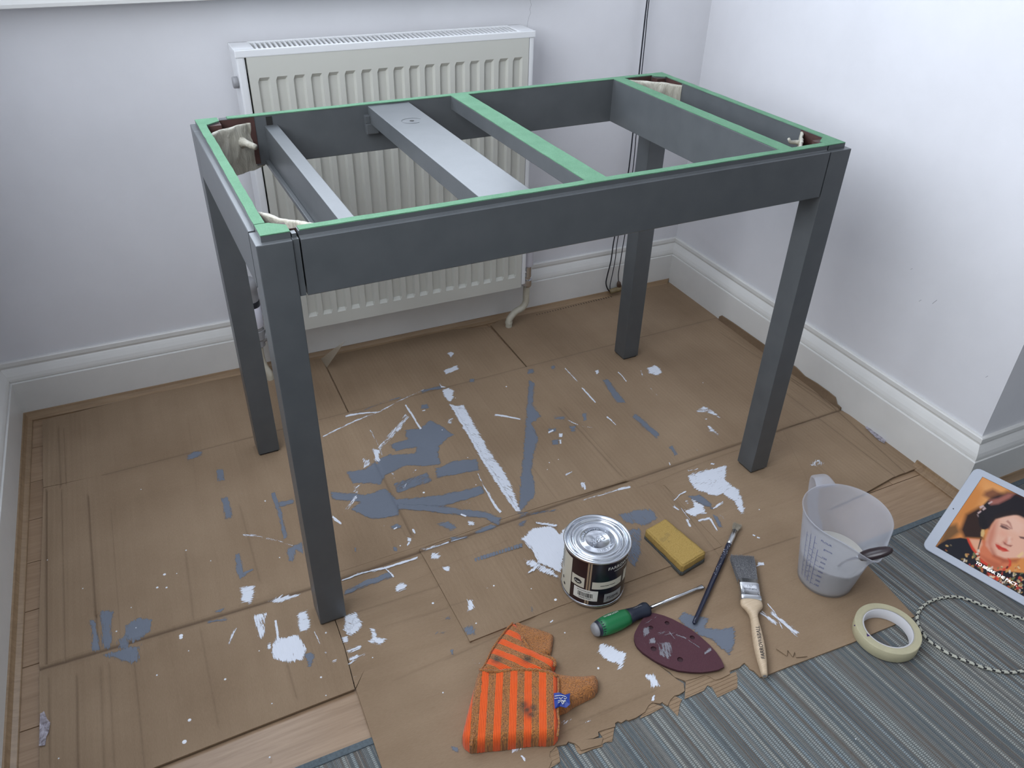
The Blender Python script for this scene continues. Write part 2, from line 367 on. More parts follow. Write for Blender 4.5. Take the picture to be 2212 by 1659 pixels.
# right valve with its pipe
def valve(x,y,z,side):
    v=thing('valve_assembly','x','x'); del v['label'],v['category']; v.parent=rad; v.location=(x,y,z); return v
VX,VY=.306,YW-.075
bm=bmesh.new(); lathe(bm,[(0,.245),(.004,.245),(.0045,.242),(.015,.242),(.0185,.238),(.0190,.230),(.0168,.226),(.0172,.186),(.0150,.182),(0,.182)],(VX,VY,0),24)
for f in bm.faces: pass
done('valve_cap',bm,rad,M_plasticw,True)
bm=bmesh.new(); lathe(bm,[(0,.182),(.0135,.182),(.0135,.150),(.011,.148),(.011,.142),(.0155,.140),(.0160,.124),(.0125,.118),(0,.118)],(VX,VY,0),12)
tube(bm,[(VX-.036,VY,.166),(VX-.026,VY,.166)],.016,6); tube(bm,[(VX-.026,VY,.166),(VX,VY,.166)],.0105,14); done('valve_body',bm,rad,M_chrome)
def pipe(pts,r=.0095):
    bm=bmesh.new(); tube(bm,spline(pts,6),r,12)
    for p in (pts[0],pts[-1]): pass
    return done('pipe',bm,rad,M_pipe,True)
def Yp(u,v,y): return onY(u,v,y)
pipe([(VX,VY,.120),(VX,VY,.085),(VX-.001,VY,.066),(VX-.012,VY-.001,.050),(VX-.032,VY-.003,.044),(.262,VY-.005,.036),(.251,VY-.006,.022),(.250,VY-.006,.004),(.250,VY-.006,ZF)])
for zz in (.012,.016):
    bm=bmesh.new(); lathe(bm,[(.0095,-.0015),(.0112,0),(.0095,.0015)],(.250,VY-.006,zz),16); done('pipe_ring',bm,rad,M_pipe,True)
# left valve (thermostatic) seen between the two left legs
LV=onY(549,690,YW-.075); LVX,LVY=LV.x,LV.y
def lv(v): return onY(549,v,LVY).z
bm=bmesh.new(); lathe(bm,[(0,.285),(.015,.285),(.021,.280),(.022,.262),(.0195,.258),(.0195,.228)],(LVX,LVY,0),24); done('valve_cap',bm,rad,M_grayp,True)
bm=bmesh.new(); lathe(bm,[(.0198,.228),(.0205,.226),(.0205,.214),(.0198,.212)],(LVX,LVY,0),24); done('valve_band',bm,rad,M_black,True)
bm=bmesh.new(); lathe(bm,[(.0198,.212),(.0208,.210),(.0208,.158),(.0198,.156)],(LVX,LVY,0),24); done('valve_sleeve',bm,rad,M_plasticw,True)
bm=bmesh.new(); lathe(bm,[(.0198,.156),(.0185,.154),(.0185,.146),(.0200,.145),(.0200,.122),(.0165,.118),(.0165,.100),(.012,.096),(0,.096)],(LVX,LVY,0),18); tube(bm,[(LVX,LVY,.112),(RX0-.004,LVY,.150)],.012,12); done('valve_body',bm,rad,M_grayp)
pipe([(LVX,LVY,.098),(LVX,LVY,.06),(LVX+.004,LVY-.004,.035),(LVX+.012,LVY-.010,.015),(LVX+.012,LVY-.010,ZF)])
# ================================================================ RUG
RE=-.535
bm=bmesh.new(); box(bm,XL+.04,1.9,-1.45,RE-.010,ZF,-.0036); rugo=done('rug',bm,None,M_rug); tag(rugo,'flat woven rug in blue, grey and beige stripes along the front of the room','rug')
bm=bmesh.new(); box(bm,XL+.04,1.9,RE-.012,RE,ZF,-.0016,0,.0012); done('edge_binding',bm,rugo,M_bind)
# ================================================================ CARDBOARD
fcA,fcB=fl(85,1445),fl(1830,880)           # front fold of the big unfolded box
bcA,bcB=fl(222,1026),fl(1558,684)          # back fold
def lineY(A,B,x): return A.y+(B.y-A.y)*(x-A.x)/(B.x-A.x)
def segdist(P,A,B):
    d=np.array([B[0]-A[0],B[1]-A[1]]); L=d@d; t=np.clip(((P[:,0]-A[0])*d[0]+(P[:,1]-A[1])*d[1])/L,0,1)
    return np.hypot(P[:,0]-A[0]-t*d[0],P[:,1]-A[1]-t*d[1])
def inside(P,poly):
    x,y=P[:,0],P[:,1]; c=np.zeros(len(P),bool); n=len(poly)
    for i in range(n):
        x1,y1=poly[i]; x2,y2=poly[(i+1)%n]
        k=((y1>y)!=(y2>y)); xi=(x2-x1)*(y-y1)/((y2-y1) if y2!=y1 else 1e-12)+x1; c^=k&(x<xi)
    return c
def sdist(P,poly):
    d=np.full(len(P),9.)
    for i in range(len(poly)): d=np.minimum(d,segdist(P,poly[i],poly[(i+1)%len(poly)]))
    return np.where(inside(P,poly),d,-d)
def W2(pts): return [(p.x,p.y) for p in (fl(u,v) for u,v in pts)]
# creases: (pixel a, pixel b, half width m, depth m, dirt)
CR=[((222,1026),(1558,684),.0022,.0010,.55),((85,1445),(700,1262),.0050,.0030,.95),((700,1262),(1350,1040),.0050,.0030,.95),((1350,1040),(1830,880),.0042,.0026,.9)]
for a,b,w_,d_,k in [((99,1062),(99,1432),.003,.003,.5),((132,1060),(140,1428),.0025,.0012,.35),((189,1068),(206,1329),.003,.0022,.6),((206,1329),(212,1400),.003,.002,.4),((239,1101),(260,1380),.002,.0006,.2),((400,1190),(418,1336),.003,.0008,.3),((518,1094),(562,1256),.003,.0008,.3),
  ((165,1465),(167,1659),.003,.0016,.45),((216,1439),(224,1659),.003,.0012,.3),((235,1436),(246,1659),.003,.0010,.25),((290,1432),(312,1659),.0025,.0008,.3),((433,1358),(473,1575),.0025,.0007,.25),((620,1432),(642,1512),.0025,.001,.35),((104,1460),(106,1659),.003,.001,.3),
  ((813,999),(889,1154),.0035,.0016,.45),((1149,1007),(1203,1078),.0025,.0008,.25),((1209,880),(1345,1030),.003,.0015,.4),((1216,876),(1355,1030),.002,.0008,.3),
  ((1716,801),(1963,1026),.003,.0020,.5),((1690,842),(1950,1040),.003,.0016,.4),((1668,790),(1800,885),.0025,.0012,.4),((1660,720),(1820,870),.003,.0016,.4),((1610,900),(1700,960),.002,.0006,.2),((1560,720),(1830,892),.003,.0014,.35),
  ((125,925),(130,1050),.003,.0014,.4),((137,925),(142,1050),.002,.0010,.3),((407,900),(425,1060),.003,.0004,.12),
  ((1436,1049),(1560,1207),.002,.0006,.25),((1380,1055),(1500,1005),.002,.0008,.3),((1500,1005),(1600,970),.002,.0008,.25),((1310,1040),(1400,1035),.002,.0006,.2),((1600,1199),(1726,1158),.0025,.0012,.5),
  ((760,1325),(950,1265),.003,.0009,.35),((820,1355),(1010,1300),.003,.0006,.2),((960,1425),(1140,1345),.003,.0008,.3),((850,1470),(1010,1400),.003,.0006,.2),((1160,1360),(1330,1300),.003,.0009,.35),((1345,1290),(1500,1230),.003,.0008,.3),((1250,1560),(1420,1490),.003,.0009,.25),((1200,1590),(1330,1530),.002,.0007,.2),((900,1250),(1100,1168),.002,.0005,.15)]:
    CR.append((a,b,w_,d_,k))
CRW=[((fl(*a).x,fl(*a).y),(fl(*b).x,fl(*b).y),w_,d_,k) for a,b,w_,d_,k in CR]
FLAP2=W2([(905,1187),(1352,1039),(1436,1049),(1560,1180),(1455,1223),(1340,1266),(1210,1312),(1015,1389)])
def lump(P):
    "gentle waviness of the board, metres"
    return .0009*np.sin(P[:,0]*9+1.3*np.sin(P[:,1]*7))*np.sin(P[:,1]*11+.7)
def hz(P):
    h=lump(P)*0+0.0
    for A,B,w_,d_,k in CRW:
        h=h-d_*np.exp(-(segdist(P,A,B)/w_)**2)
    m=inside(P,FLAP2)|(sdist(P,FLAP2)>-.0004)
    yc=fcA.y+(fcB.y-fcA.y)*(P[:,0]-fcA.x)/(fcB.x-fcA.x)
    r=np.clip((yc-P[:,1])/.045,0,1); r=r*r*(3-2*r)
    sl=np.clip((FLAPX1(P)-0)/.05,0,1)
    return h+np.where(m,.0042*r*sl,0)
FA,FB=fl(1436,1049),fl(1560,1207)
def FLAPX1(P):  # distance left of the flap's right side: there the flap lies flush again
    d=np.array([FB.x-FA.x,FB.y-FA.y]); d/=np.linalg.norm(d)
    return -( (P[:,0]-FA.x)*(-d[1])+(P[:,1]-FA.y)*d[0] )*(1 if ((-.2-FA.x)*(-d[1])+(-.3-FA.y)*d[0])<0 else -1)
def dirtf(P):
    v=np.zeros(len(P))
    for A,B,w_,d_,k in CRW: v=np.maximum(v,k*np.exp(-(segdist(P,A,B)/(w_*.75))**2))
    return v
def sheet(name,px,mat,parent,zoff=0,t=.0036,step=.013,flat=False,world=None,nocut=False,zbot=None):
    poly=world or W2(px); bm=bmesh.new(); f=bm.faces.new([bm.verts.new((x,y,0)) for x,y in poly]); bm.normal_update()
    if f.normal.z<0: f.normal_flip()
    xs=[p[0] for p in poly]; ys=[p[1] for p in poly]
    def cut(co_,no):
        bmesh.ops.bisect_plane(bm,geom=bm.verts[:]+bm.edges[:]+bm.faces[:],dist=1e-6,plane_co=co_,plane_no=no)
    if not nocut:
        a=math.floor(min(xs)/step)*step
        while a<max(xs): cut((a,0,0),(1,0,0)); a+=step
        a=math.floor(min(ys)/step)*step
        while a<max(ys): cut((0,a,0),(0,1,0)); a+=step
        for A,B,w_,d_,k in CRW:
            if max(A[0],B[0])<min(xs) or min(A[0],B[0])>max(xs) or max(A[1],B[1])<min(ys) or min(A[1],B[1])>max(ys): continue
            d=np.array([B[0]-A[0],B[1]-A[1]]); d/=np.linalg.norm(d); nn=(-d[1],d[0])
            # cut only the faces near the crease
            for off in (-w_,0,w_):
                fs=[]
                for f in bm.faces:
                    c=f.calc_center_median(); tt=(c.x-A[0])*d[0]+(c.y-A[1])*d[1]; dd=abs((c.x-A[0])*nn[0]+(c.y-A[1])*nn[1])
                    if -.012<tt<np.hypot(B[0]-A[0],B[1]-A[1])+.012 and dd<.022: fs.append(f)
                if fs:
                    gs=list({v for f in fs for v in f.verts})+list({e for f in fs for e in f.edges})+fs
                    bmesh.ops.bisect_plane(bm,geom=gs,dist=1e-6,plane_co=(A[0]+nn[0]*off,A[1]+nn[1]*off,0),plane_no=(nn[0],nn[1],0))
    P=np.array([(v.co.x,v.co.y) for v in bm.verts]); z=(np.zeros(len(P)) if flat else hz(P))+zoff
    bm.verts.index_update()
    lay=bm.verts.layers.float.new('dirt'); dv=np.zeros(len(P)) if flat else dirtf(P)
    for v,zz,q in zip(bm.verts,z,dv): v.co.z=zz; v[lay]=q
    bd=[e for e in bm.edges if e.is_boundary]; r=bmesh.ops.extrude_edge_only(bm,edges=bd)
    for v in r['geom']:
        if isinstance(v,bmesh.types.BMVert): v.co.z=max(v.co.z-t,ZF if zbot is None else zbot); v[lay]=.35
    o=done(name,bm,parent,mat); 
    return o
box1=thing('cardboard_sheet','big unfolded brown cardboard box lying under the table, paint-smeared, with creased flaps','cardboard')
# panel between the folds and its flaps
panel=[(93.6,921),(92,1050),(100,1058),(84,1080),(90,1250),(84,1330),(86,1443)]
def fy(u): return 1445+(880-1445)*(u-85)/(1830-85)
def onfold(u): # pixel on the front fold line (straight in the world, hence straight in the photo)
    return (u,fy(u))
def onback(u): return (u,1026+(684-1026)*(u-222)/(1558-222))
sheet('main_panel',[(94,1056),(90,1180),(84,1330),onfold(85),onfold(400),onfold(690),onfold(905),onfold(1137),onfold(1350),onfold(1600),onfold(1828),(1700,775),(1566,688),onback(1558),onback(1137),onback(752),onback(222),(93,1054)],M_card1,box1)
sheet('flap',[(93,1053),onback(222),onback(751),(694,773),(518,810),(300,857),(92,908)],M_card1,box1)
sheet('flap',[onback(753.5),onback(1136),(1057,706),(980,711),(697,772)],M_card1,box1)
sheet('flap',[onback(1138.5),onback(1558),(1566,688),(1500,632),(1461,605),(1440,611),(1334,637),(1087,689),(1060,702)],M_card1,box1)
sheet('flap',[onfold(85),(85,1660),(60,1800),(150,1775),(330,1659),(550,1572),(766,1488),(744,1400),(726,1348),onfold(688)],M_card1,box1)
sheet('flap',[(905,1187),onfold(1100),(1352,1039),(1436,1049),(1560,1180),(1455,1223),(1340,1266),(1210,1312),(1015,1389)],M_card1,box1,zbot=.0006,t=.0034)
sheet('flap',[(1690,926),onfold(1828),(1850,893),(1915,945),(1996,1000),(1994,1006),(1930,1030),(1870,1064),(1777,1105)],M_card1,box1)
# upright strip folded against the right skirting
def upright(px,h0,parent,name='flap',lean=.003):
    bm=bmesh.new(); n=len(px); A=[];B=[];C=[];D=[]
    lay=bm.verts.layers.float.new('dirt')
    for i,((u,v),h) in enumerate(zip(px,h0)):
        p=fl(u,v); p.z=-.001; p.x=.8452+random.uniform(-.0006,.0004); q=p+Vector((0,0,h)); t=Vector((.0034,0,0))
        A.append(bm.verts.new(p)); B.append(bm.verts.new(q)); C.append(bm.verts.new(p+t)); D.append(bm.verts.new(q+t))
    for v in bm.verts: v[lay]=.30+.3*random.random()
    for i in range(n-1):
        bm.faces.new((A[i],A[i+1],B[i+1],B[i])); bm.faces.new((C[i],D[i],D[i+1],C[i+1])); bm.faces.new((B[i],B[i+1],D[i+1],D[i]))
    bm.faces.new((A[0],B[0],D[0],C[0])); bm.faces.new((A[-1],C[-1],D[-1],B[-1])); return done(name,bm,parent,M_card1)
upright([(1563,688),(1567,691),(1590,708),(1620,728),(1650,750),(1700,788),(1725,807),(1745,822),(1770,840),(1795,858),(1812,869),(1818,874),(1826,881)],[.012,.020,.022,.0235,.024,.0245,.026,.019,.0235,.0235,.022,.008,.006],box1)
# sheet on the rug
S2=thing('cardboard_sheet','brown cardboard sheet with a torn ragged front edge, partly on the rug under the tools','cardboard')
T=lambda pts: Z(1140,1330,3.95,pts)
top=[onfold(690.5),onfold(905),onfold(1350),onfold(1500),onfold(1705),(1800,1112),(1812,1128),(1840,1182),(1888,1236),(1930,1281),(1976,1331),(1900,1362),(1840,1388)]+T([(2212,437),(2040,505),(1985,522),(1930,468),(1893,452),(1880,428),(1850,402),(1830,410),(1812,436),(1720,470),(1728,495),(1650,534),(1600,547),(1555,520),(1512,503),(1440,530),(1345,555),(1250,520),(1215,480)])
left=T([(1060,378),(1180,470),(1270,540),(1330,578),(1340,640),(1290,672),(1250,682),(1215,720),(1195,765),(1158,745),(1148,735),(1130,748),(1062,740),(1030,765),(1000,820),(925,868),(860,893),(840,885),(800,912),(770,900),(745,915),(748,945),(640,975),(600,990),(605,1025),(560,1045),(490,1058),(560,1050),(642,1038),(628,1100),(560,1118),(455,1148),(440,1120),(405,1090),(345,1072),(330,1095),(300,1100),(240,1112),(205,1150),(190,1160),(185,1200),(205,1240),(180,1300),(150,1330)])
sheet('sheet_panel',top+left[:1]+[(1330,1390),(1250,1360)]+[(1200,1360)]+[(1100,1400),(1015,1420),(900,1420),(790,1440),(768,1486),(745,1398),(728,1348)],M_card2,S2,zoff=-.0004,t=.0033)
sheet('sheet_panel',[(769,1488),(790,1440),(900,1420),(1015,1420),(1100,1400),(1200,1360),(1250,1360),(1330,1390)]+left+[(1190,1670),(1150,1700),(840,1710),(826,1661)],M_card2,S2,zoff=-.0002,t=.0034)
for pl,zz in ((T([(1215,475),(1350,560),(1340,705),(1375,690),(1505,632),(1535,588),(1570,603),(1560,560),(1640,540),(1735,470),(1700,440),(1500,440),(1300,440)]),-.0018),
              (T([(1540,560),(1575,600),(1622,688),(1790,608),(1792,525),(1780,470),(1700,500)]),-.0026),
              (T([(1815,430),(1850,400),(1895,445),(1945,462),(1930,430),(1860,380)]),-.0012),(T([(1240,670),(1318,708),(1300,745),(1282,850),(1205,768),(1195,735)]),-.0022),
              (T([(1055,735),(1158,772),(1040,835),(1000,852),(955,872),(1000,800)]),-.002),
              (T([(745,915),(722,1068),(665,1072),(628,1095),(640,1030),(600,975)]),-.0022),
              (T([(395,1080),(420,1150),(445,1176),(560,1130),(640,1108),(640,1080),(520,1060)]),-.0024),
              (T([(190,1145),(240,1100),(262,1140),(278,1240),(200,1290),(150,1310),(160,1200)]),-.002)):
    o=sheet('torn_ply',pl,M_card3,S2,zoff=zz,t=.001,flat=True,nocut=True)
    # exposed corrugation ridges of this torn piece
    ww=W2(pl); bm=bmesh.new(); dl=bm.verts.layers.float.new('dirt'); y=min(q[1] for q in ww)+.003
    while y<max(q[1] for q in ww)-.001:
        X_=sorted([a[0]+(b[0]-a[0])*(y-a[1])/(b[1]-a[1]) for a,b in zip(ww,ww[1:]+ww[:1]) if (a[1]>y)!=(b[1]>y)])
        for a,b in zip(X_[::2],X_[1::2]):
            if b-a>.004: tube(bm,[(a+.001,y,zz+.0002),(b-.001,y,zz+.0002)],.0006,5)
        y+=.0062
    o=done('corrugation',bm,S2,M_card3); o['kind']='stuff'
# small lifted tab torn from the sheet
q=Z(1400,1200,2.724,[(752,552),(820,512),(872,540),(935,598),(870,603),(862,570),(850,600),(820,560),(815,595)])
sheet('torn_tab',q,M_card2,S2,zoff=.0022,t=.0012,flat=True,nocut=True,zbot=.0008)
# clear packing tape pieces
def tapemat():
    t=NT('clear_packing_tape'); c=t.coord(); n=t.noise(90,4,.7,c,.5)
    t.P('Base Color',t.ramp(n,[(.35,(.16,.13,.14)),(.6,(.55,.52,.6))])); t.P('Roughness',.12); t.P('Alpha',.75); t.bump(n,1,.004); return t.m
M_tape=tapemat()
sheet('packing_tape',[(1868,925),(1876,921),(1915,948),(1910,960),(1897,953)],M_tape,box1,zoff=.0035,t=.001,flat=True,zbot=.0008,nocut=True)
sheet('packing_tape',Z(0,1050,2.724,[(238,1345),(262,1330),(280,1375),(298,1395),(290,1450),(275,1480),(268,1530),(232,1534),(235,1440)]),M_tape,box1,zoff=.0025,t=.001,flat=True,zbot=.0008,nocut=True)
def clear():
    t=NT('translucent_tape'); t.P('Base Color',(.48,.42,.33)); t.P('Alpha',.55); t.P('Roughness',.3); return t.m
bm=bmesh.new(); a,b=fl(693,776),fl(706,795); tip=onY(745,737,.47); c=(a+tip)/2+Vector((.003,0,.004)); d=(b+tip)/2
vs=[bm.verts.new(p) for p in (a+Vector((0,0,.001)),b+Vector((0,0,.001)),d,tip,c)]; bm.faces.new(vs); done('packing_tape',bm,box1,clear())
# row of small perforations by the back wall
bm=bmesh.new(); A=fl(1160,680); B=fl(1320,641)
for i in range(30):
    t=i/29; p=A.lerp(B,t); s_=.004*(.5+t*.6) if t<.9 else .004; box(bm,p.x-.0011,p.x+.0011,p.y-s_,p.y+s_,-.0004,.0005)
o=done('perforation_row',bm,box1,plain('dark_brown_hole',(.05,.03,.02),.9)); o['kind']='stuff'
# ================================================================ PAINT SMEARS
def stroke(pts,w0,w1=None):
    "polygon around a pixel path, width in pixels"
    w1=w0 if w1 is None else w1; n=len(pts); L=[];R=[]
    for i,(x,y) in enumerate(pts):
        a=pts[max(i-1,0)]; b=pts[min(i+1,n-1)]; dx,dy=b[0]-a[0],b[1]-a[1]; l=math.hypot(dx,dy) or 1
        w_=(w0+(w1-w0)*i/(n-1))/2; L.append((x-dy/l*w_,y+dx/l*w_)); R.append((x+dy/l*w_,y-dx/l*w_))
    return L+R[::-1]
placed=[]
def smear_patch(par,px,white=True,dry=0,ang=0.,feather=.006,opac=1,cell=.0026,zplane=0,zfun=None,name=None,mat=None):
    poly=[(p.x,p.y) for p in (fl(u,v,zplane) for u,v in px)]
    xs=[p[0] for p in poly]; ys=[p[1] for p in poly]; m=feather*.8
    w_=max(xs)-min(xs); h_=max(ys)-min(ys); cell=min(cell,max(.0012,min(w_,h_)/5))
    gx=np.arange(min(xs)-m,max(xs)+m+cell,cell); gy=np.arange(min(ys)-m,max(ys)+m+cell,cell)
    GX,GY=np.meshgrid(gx,gy); P=np.stack([GX.ravel(),GY.ravel()],1); sd=sdist(P,poly)
    ff=min(feather,max(.0015,sd.max()*.9)); cov=np.clip(sd/ff,-1,1)
    keep=(sd>-m).reshape(GX.shape); nx=len(gx)
    z=(hz(P) if zfun is None else zfun(P)); bb=(min(xs)-m,max(xs)+m,min(ys)-m,max(ys)+m); lv_=1+max([0]+[q[4] for q in placed if q[5]==(mat is None) and q[0]<bb[1] and q[1]>bb[0] and q[2]<bb[3] and q[3]>bb[2]]); placed.append((*bb,lv_,mat is None)); z=z+.0003+lv_*.00009
    idx=-np.ones(len(P),int); V=[];F=[];cnt=0
    kk=keep[:-1,:-1]&keep[1:,:-1]&keep[:-1,1:]&keep[1:,1:]
    for j,i in zip(*np.nonzero(kk)):
        q=[j*nx+i,j*nx+i+1,(j+1)*nx+i+1,(j+1)*nx+i]
        for k in q:
            if idx[k]<0: idx[k]=cnt; cnt+=1; V.append(k)
        F.append([int(idx[k]) for k in q])
    if not F: return
    me=bpy.data.meshes.new('smear'); V=np.array(V)
    me.from_pydata(np.column_stack([P[V],z[V]]).tolist(),[],F)
    ca,sa=math.cos(ang),math.sin(ang)
    for nm,val in (('cov',cov[V]),('dry',np.full(len(V),dry)),('su',P[V][:,0]*ca+P[V][:,1]*sa),('sv',-P[V][:,0]*sa+P[V][:,1]*ca),('opac',np.full(len(V),opac))):
        a=me.attributes.new(nm,'FLOAT','POINT'); a.data.foreach_set('value',val.astype(np.float32))
    for p in me.polygons: p.use_smooth=True
    o=link(name or 'paint_smear',me,par,mat or (M_white if white else M_grays)); 
    if name is None: o['label']='white paint smear' if white else 'grey paint smear'
    return o
def wang(a,b):
    A,B=fl(*a),fl(*b); return math.atan2(B.y-A.y,B.x-A.x)
Zs={'6':(680,720,3.687),'1':(1100,1050,3.687),'8':(1260,900,4.424),'5':(980,420,3.687),'9':(1500,550,3.107),'7':(0,1050,2.724),'10':(550,1050,3.687),'12':(1140,1330,3.95),'13':(1400,1200,2.724),'14':(900,1250,3.687),'b':(0,600,3.687),'2':(1600,950,3.614)}
def S(z,kind,pts,w0=None,dry=0,ang=None,par=None,w1=None,opac=1,feather=.006):
    x0,y0,s=Zs[z]; px=Z(x0,y0,s,pts); a=ang
    if w0 is not None:
        if a is None: a=wang(px[0],px[-1])
        px=stroke(px,w0/s,None if w1 is None else w1/s)
    smear_patch(par or box1,px,kind=='W',dry,a if a is not None else PI/2,feather,opac)
# --- grey first
g=[('6',[(720,770),(850,760),(920,695),(990,730),(1100,810),(990,890),(980,960),(1000,1040),(890,1055),(720,1050),(560,1130),(520,1200),(310,1190),(260,1110),(400,1085),(500,1010),(600,970),(800,960),(820,900),(650,940),(600,890),(740,850)],None,0,0),
 ('6',[(960,1080),(1100,1020),(1290,1005),(1310,1090),(1100,1130),(970,1150)],None,.1,0),('6',[(620,1190),(900,1100),(950,1180),(650,1290)],None,.45,.4),
 ('6',[(130,1265),(400,1290),(560,1240),(660,1330),(1000,1290),(1330,1220),(1345,1270),(1100,1360),(900,1390),(660,1370),(660,1450),(450,1480),(300,1400),(370,1340),(140,1320)],None,0,.1),
 ('6',[(980,1520),(1060,1500),(1130,1550),(1080,1570)],None,0,0),('6',[(605,1540),(645,1522),(690,1535),(680,1555),(620,1560)],None,0,0),
 ('6',[(1710,380),(1748,400),(1730,560),(1800,660),(1720,720),(1780,830),(1740,960),(1720,1100),(1750,1200),(1750,1290),(1630,1420),(1640,1200),(1660,980),(1680,780),(1690,600)],None,0,PI/2),
 ('6',[(845,570),(895,565),(900,595),(850,600)],None,0,0),('6',[(1235,365),(1270,365),(1268,388),(1238,390)],None,0,0),('6',[(1890,855),(1940,850),(1935,882),(1895,885)],None,0,0),('6',[(1880,260),(1915,255),(1912,290),(1885,290)],None,.1,0),
 ('6',[(1700,290),(1740,285),(1745,315),(1700,320)],None,0,0),('6',[(2130,640),(2160,635),(2165,690),(2140,700)],None,.1,1.2),('6',[(1850,760),(1920,755),(1930,785),(1860,790)],None,.3,0),('6',[(2020,740),(2080,735),(2090,790),(2040,790)],None,.3,0),('6',[(1880,640),(2000,660),(2000,700),(1900,690)],None,.5,0),
 ('6',[(1260,1580),(1400,1520),(1450,1540),(1420,1560),(1300,1592)],None,.1,0),('6',[(1590,1420),(1800,1400),(2060,1400),(1960,1440),(1700,1460),(1620,1480)],None,.6,.1),('6',[(1600,1510),(1700,1490),(1680,1550),(1620,1560)],None,.4,0),
 ('1',[(870,240),(1010,200),(1130,185),(1190,270),(1090,330),(920,310)],None,.25,PI/2),('1',[(940,350),(1050,340),(1060,540),(1000,680),(900,560)],None,.4,PI/2),
 ('8',[(990,760),(1110,750),(1230,830),(1230,880),(1150,850),(1100,830)],None,.1,0),('8',[(1240,940),(1290,960),(1330,1060),(1290,1060)],None,.15,PI/2),('8',[(1120,530),(1260,560),(1250,600),(1130,580)],None,0,0),
 ('7',[(530,790),(560,780),(590,960),(540,970)],None,.2,PI/2),('7',[(585,730),(670,740),(650,960),(605,960)],None,.15,PI/2),('7',[(750,820),(820,770),(890,790),(880,850),(780,920),(740,880)],None,.0,PI/2),('7',[(690,900),(760,870),(760,970),(690,960)],None,.25,PI/2),
 ('7',[(600,995),(700,960),(830,930),(820,1030),(770,1050),(640,1010)],None,.25,PI/2),('7',[(1250,740),(1330,710),(1300,750)],None,.3,0),
 ('7',[(1690,370),(1780,325),(1785,400),(1740,380),(1720,450),(1700,440)],None,.15,PI/2),
 ('10',[(1640,1135),(1740,1110),(1775,1200),(1690,1215)],None,.35,.5),('10',[(1500,1040),(1570,1030),(1570,1080),(1510,1080)],None,.6,.5),('10',[(1390,1140),(1540,1150),(1520,1190),(1420,1190)],None,.65,.5),('10',[(1545,1300),(1590,1290),(1590,1360),(1560,1340)],None,.4,.5),
 ('1',[(1340,1060),(1390,1010),(1490,1040),(1590,1040),(1560,1130),(1700,1140),(1790,1120),(1800,1230),(1750,1350),(1620,1230),(1500,1180),(1400,1110)],None,.12,0),
 ('14',[(260,1330),(340,1350),(330,1390),(290,1370)],None,.2,1),('1',[(150,960),(210,960),(200,1030),(160,1020)],None,.5,PI/2),
 ('5',[(1190,1480),(1225,1475),(1370,1659),(1300,1659)],None,0,-1.2),('b',[(1490,1420),(1540,1385),(1610,1385),(1600,1415),(1500,1450)],None,.1,0),
 ('10',[(1100,480),(1140,490),(1135,520),(1105,515)],None,.2,0),('10',[(790,490),(815,490),(810,525),(795,525)],None,.3,0)]
for z,p_,w_,dry,a in g:
    s2=z in('1','14','10') and min(q[1] for q in p_)>1000
    S(z,'G',p_,w_,dry,a,S2 if s2 else box1)
for z,p_,w_,dry,w1 in [('6',[(660,1380),(960,1400),(1350,1450),(1470,1500)],44,.05,50),('8',[(490,-10),(600,90),(715,190)],38,.0,44),('8',[(835,280),(885,370)],48,.15,30),('7',[(1325,70),(1335,130),(1345,190)],36,0,36),('b',[(1748,1530),(1762,1615)],46,0,46),
    ('7',[(1395,400),(1405,480),(1430,535)],26,0,40),('7',[(1430,520),(1490,490)],24,.2,10),('7',[(1605,40),(1640,140),(1680,310)],28,.15,26),('7',[(1640,110),(1725,90)],24,.1,24),('7',[(1210,805),(1340,782)],28,.35,28),
    ('10',[(715,855),(900,770),(1085,700)],32,.15,50),('10',[(1560,425),(1700,410)],34,.3,34),('6',[(850,470),(930,440),(1010,430)],26,.25,26),('6',[(300,655),(560,540),(700,510)],14,.5,14)]:
    S(z,'G',p_,w_,dry,w1=w1)
for i in range(16):
    t=i/15; x=1760+t*360; y=600-t*110; S('10','G',[(x-9,y-14),(x+9,y-16),(x+10,y+12),(x-8,y+14)],None,.0,PI/2,feather=.003)
S('7','G',[(1795,990),(1820,980),(1848,1000),(1838,1030),(1825,1062),(1815,1062),(1812,1035)],None,0,0)
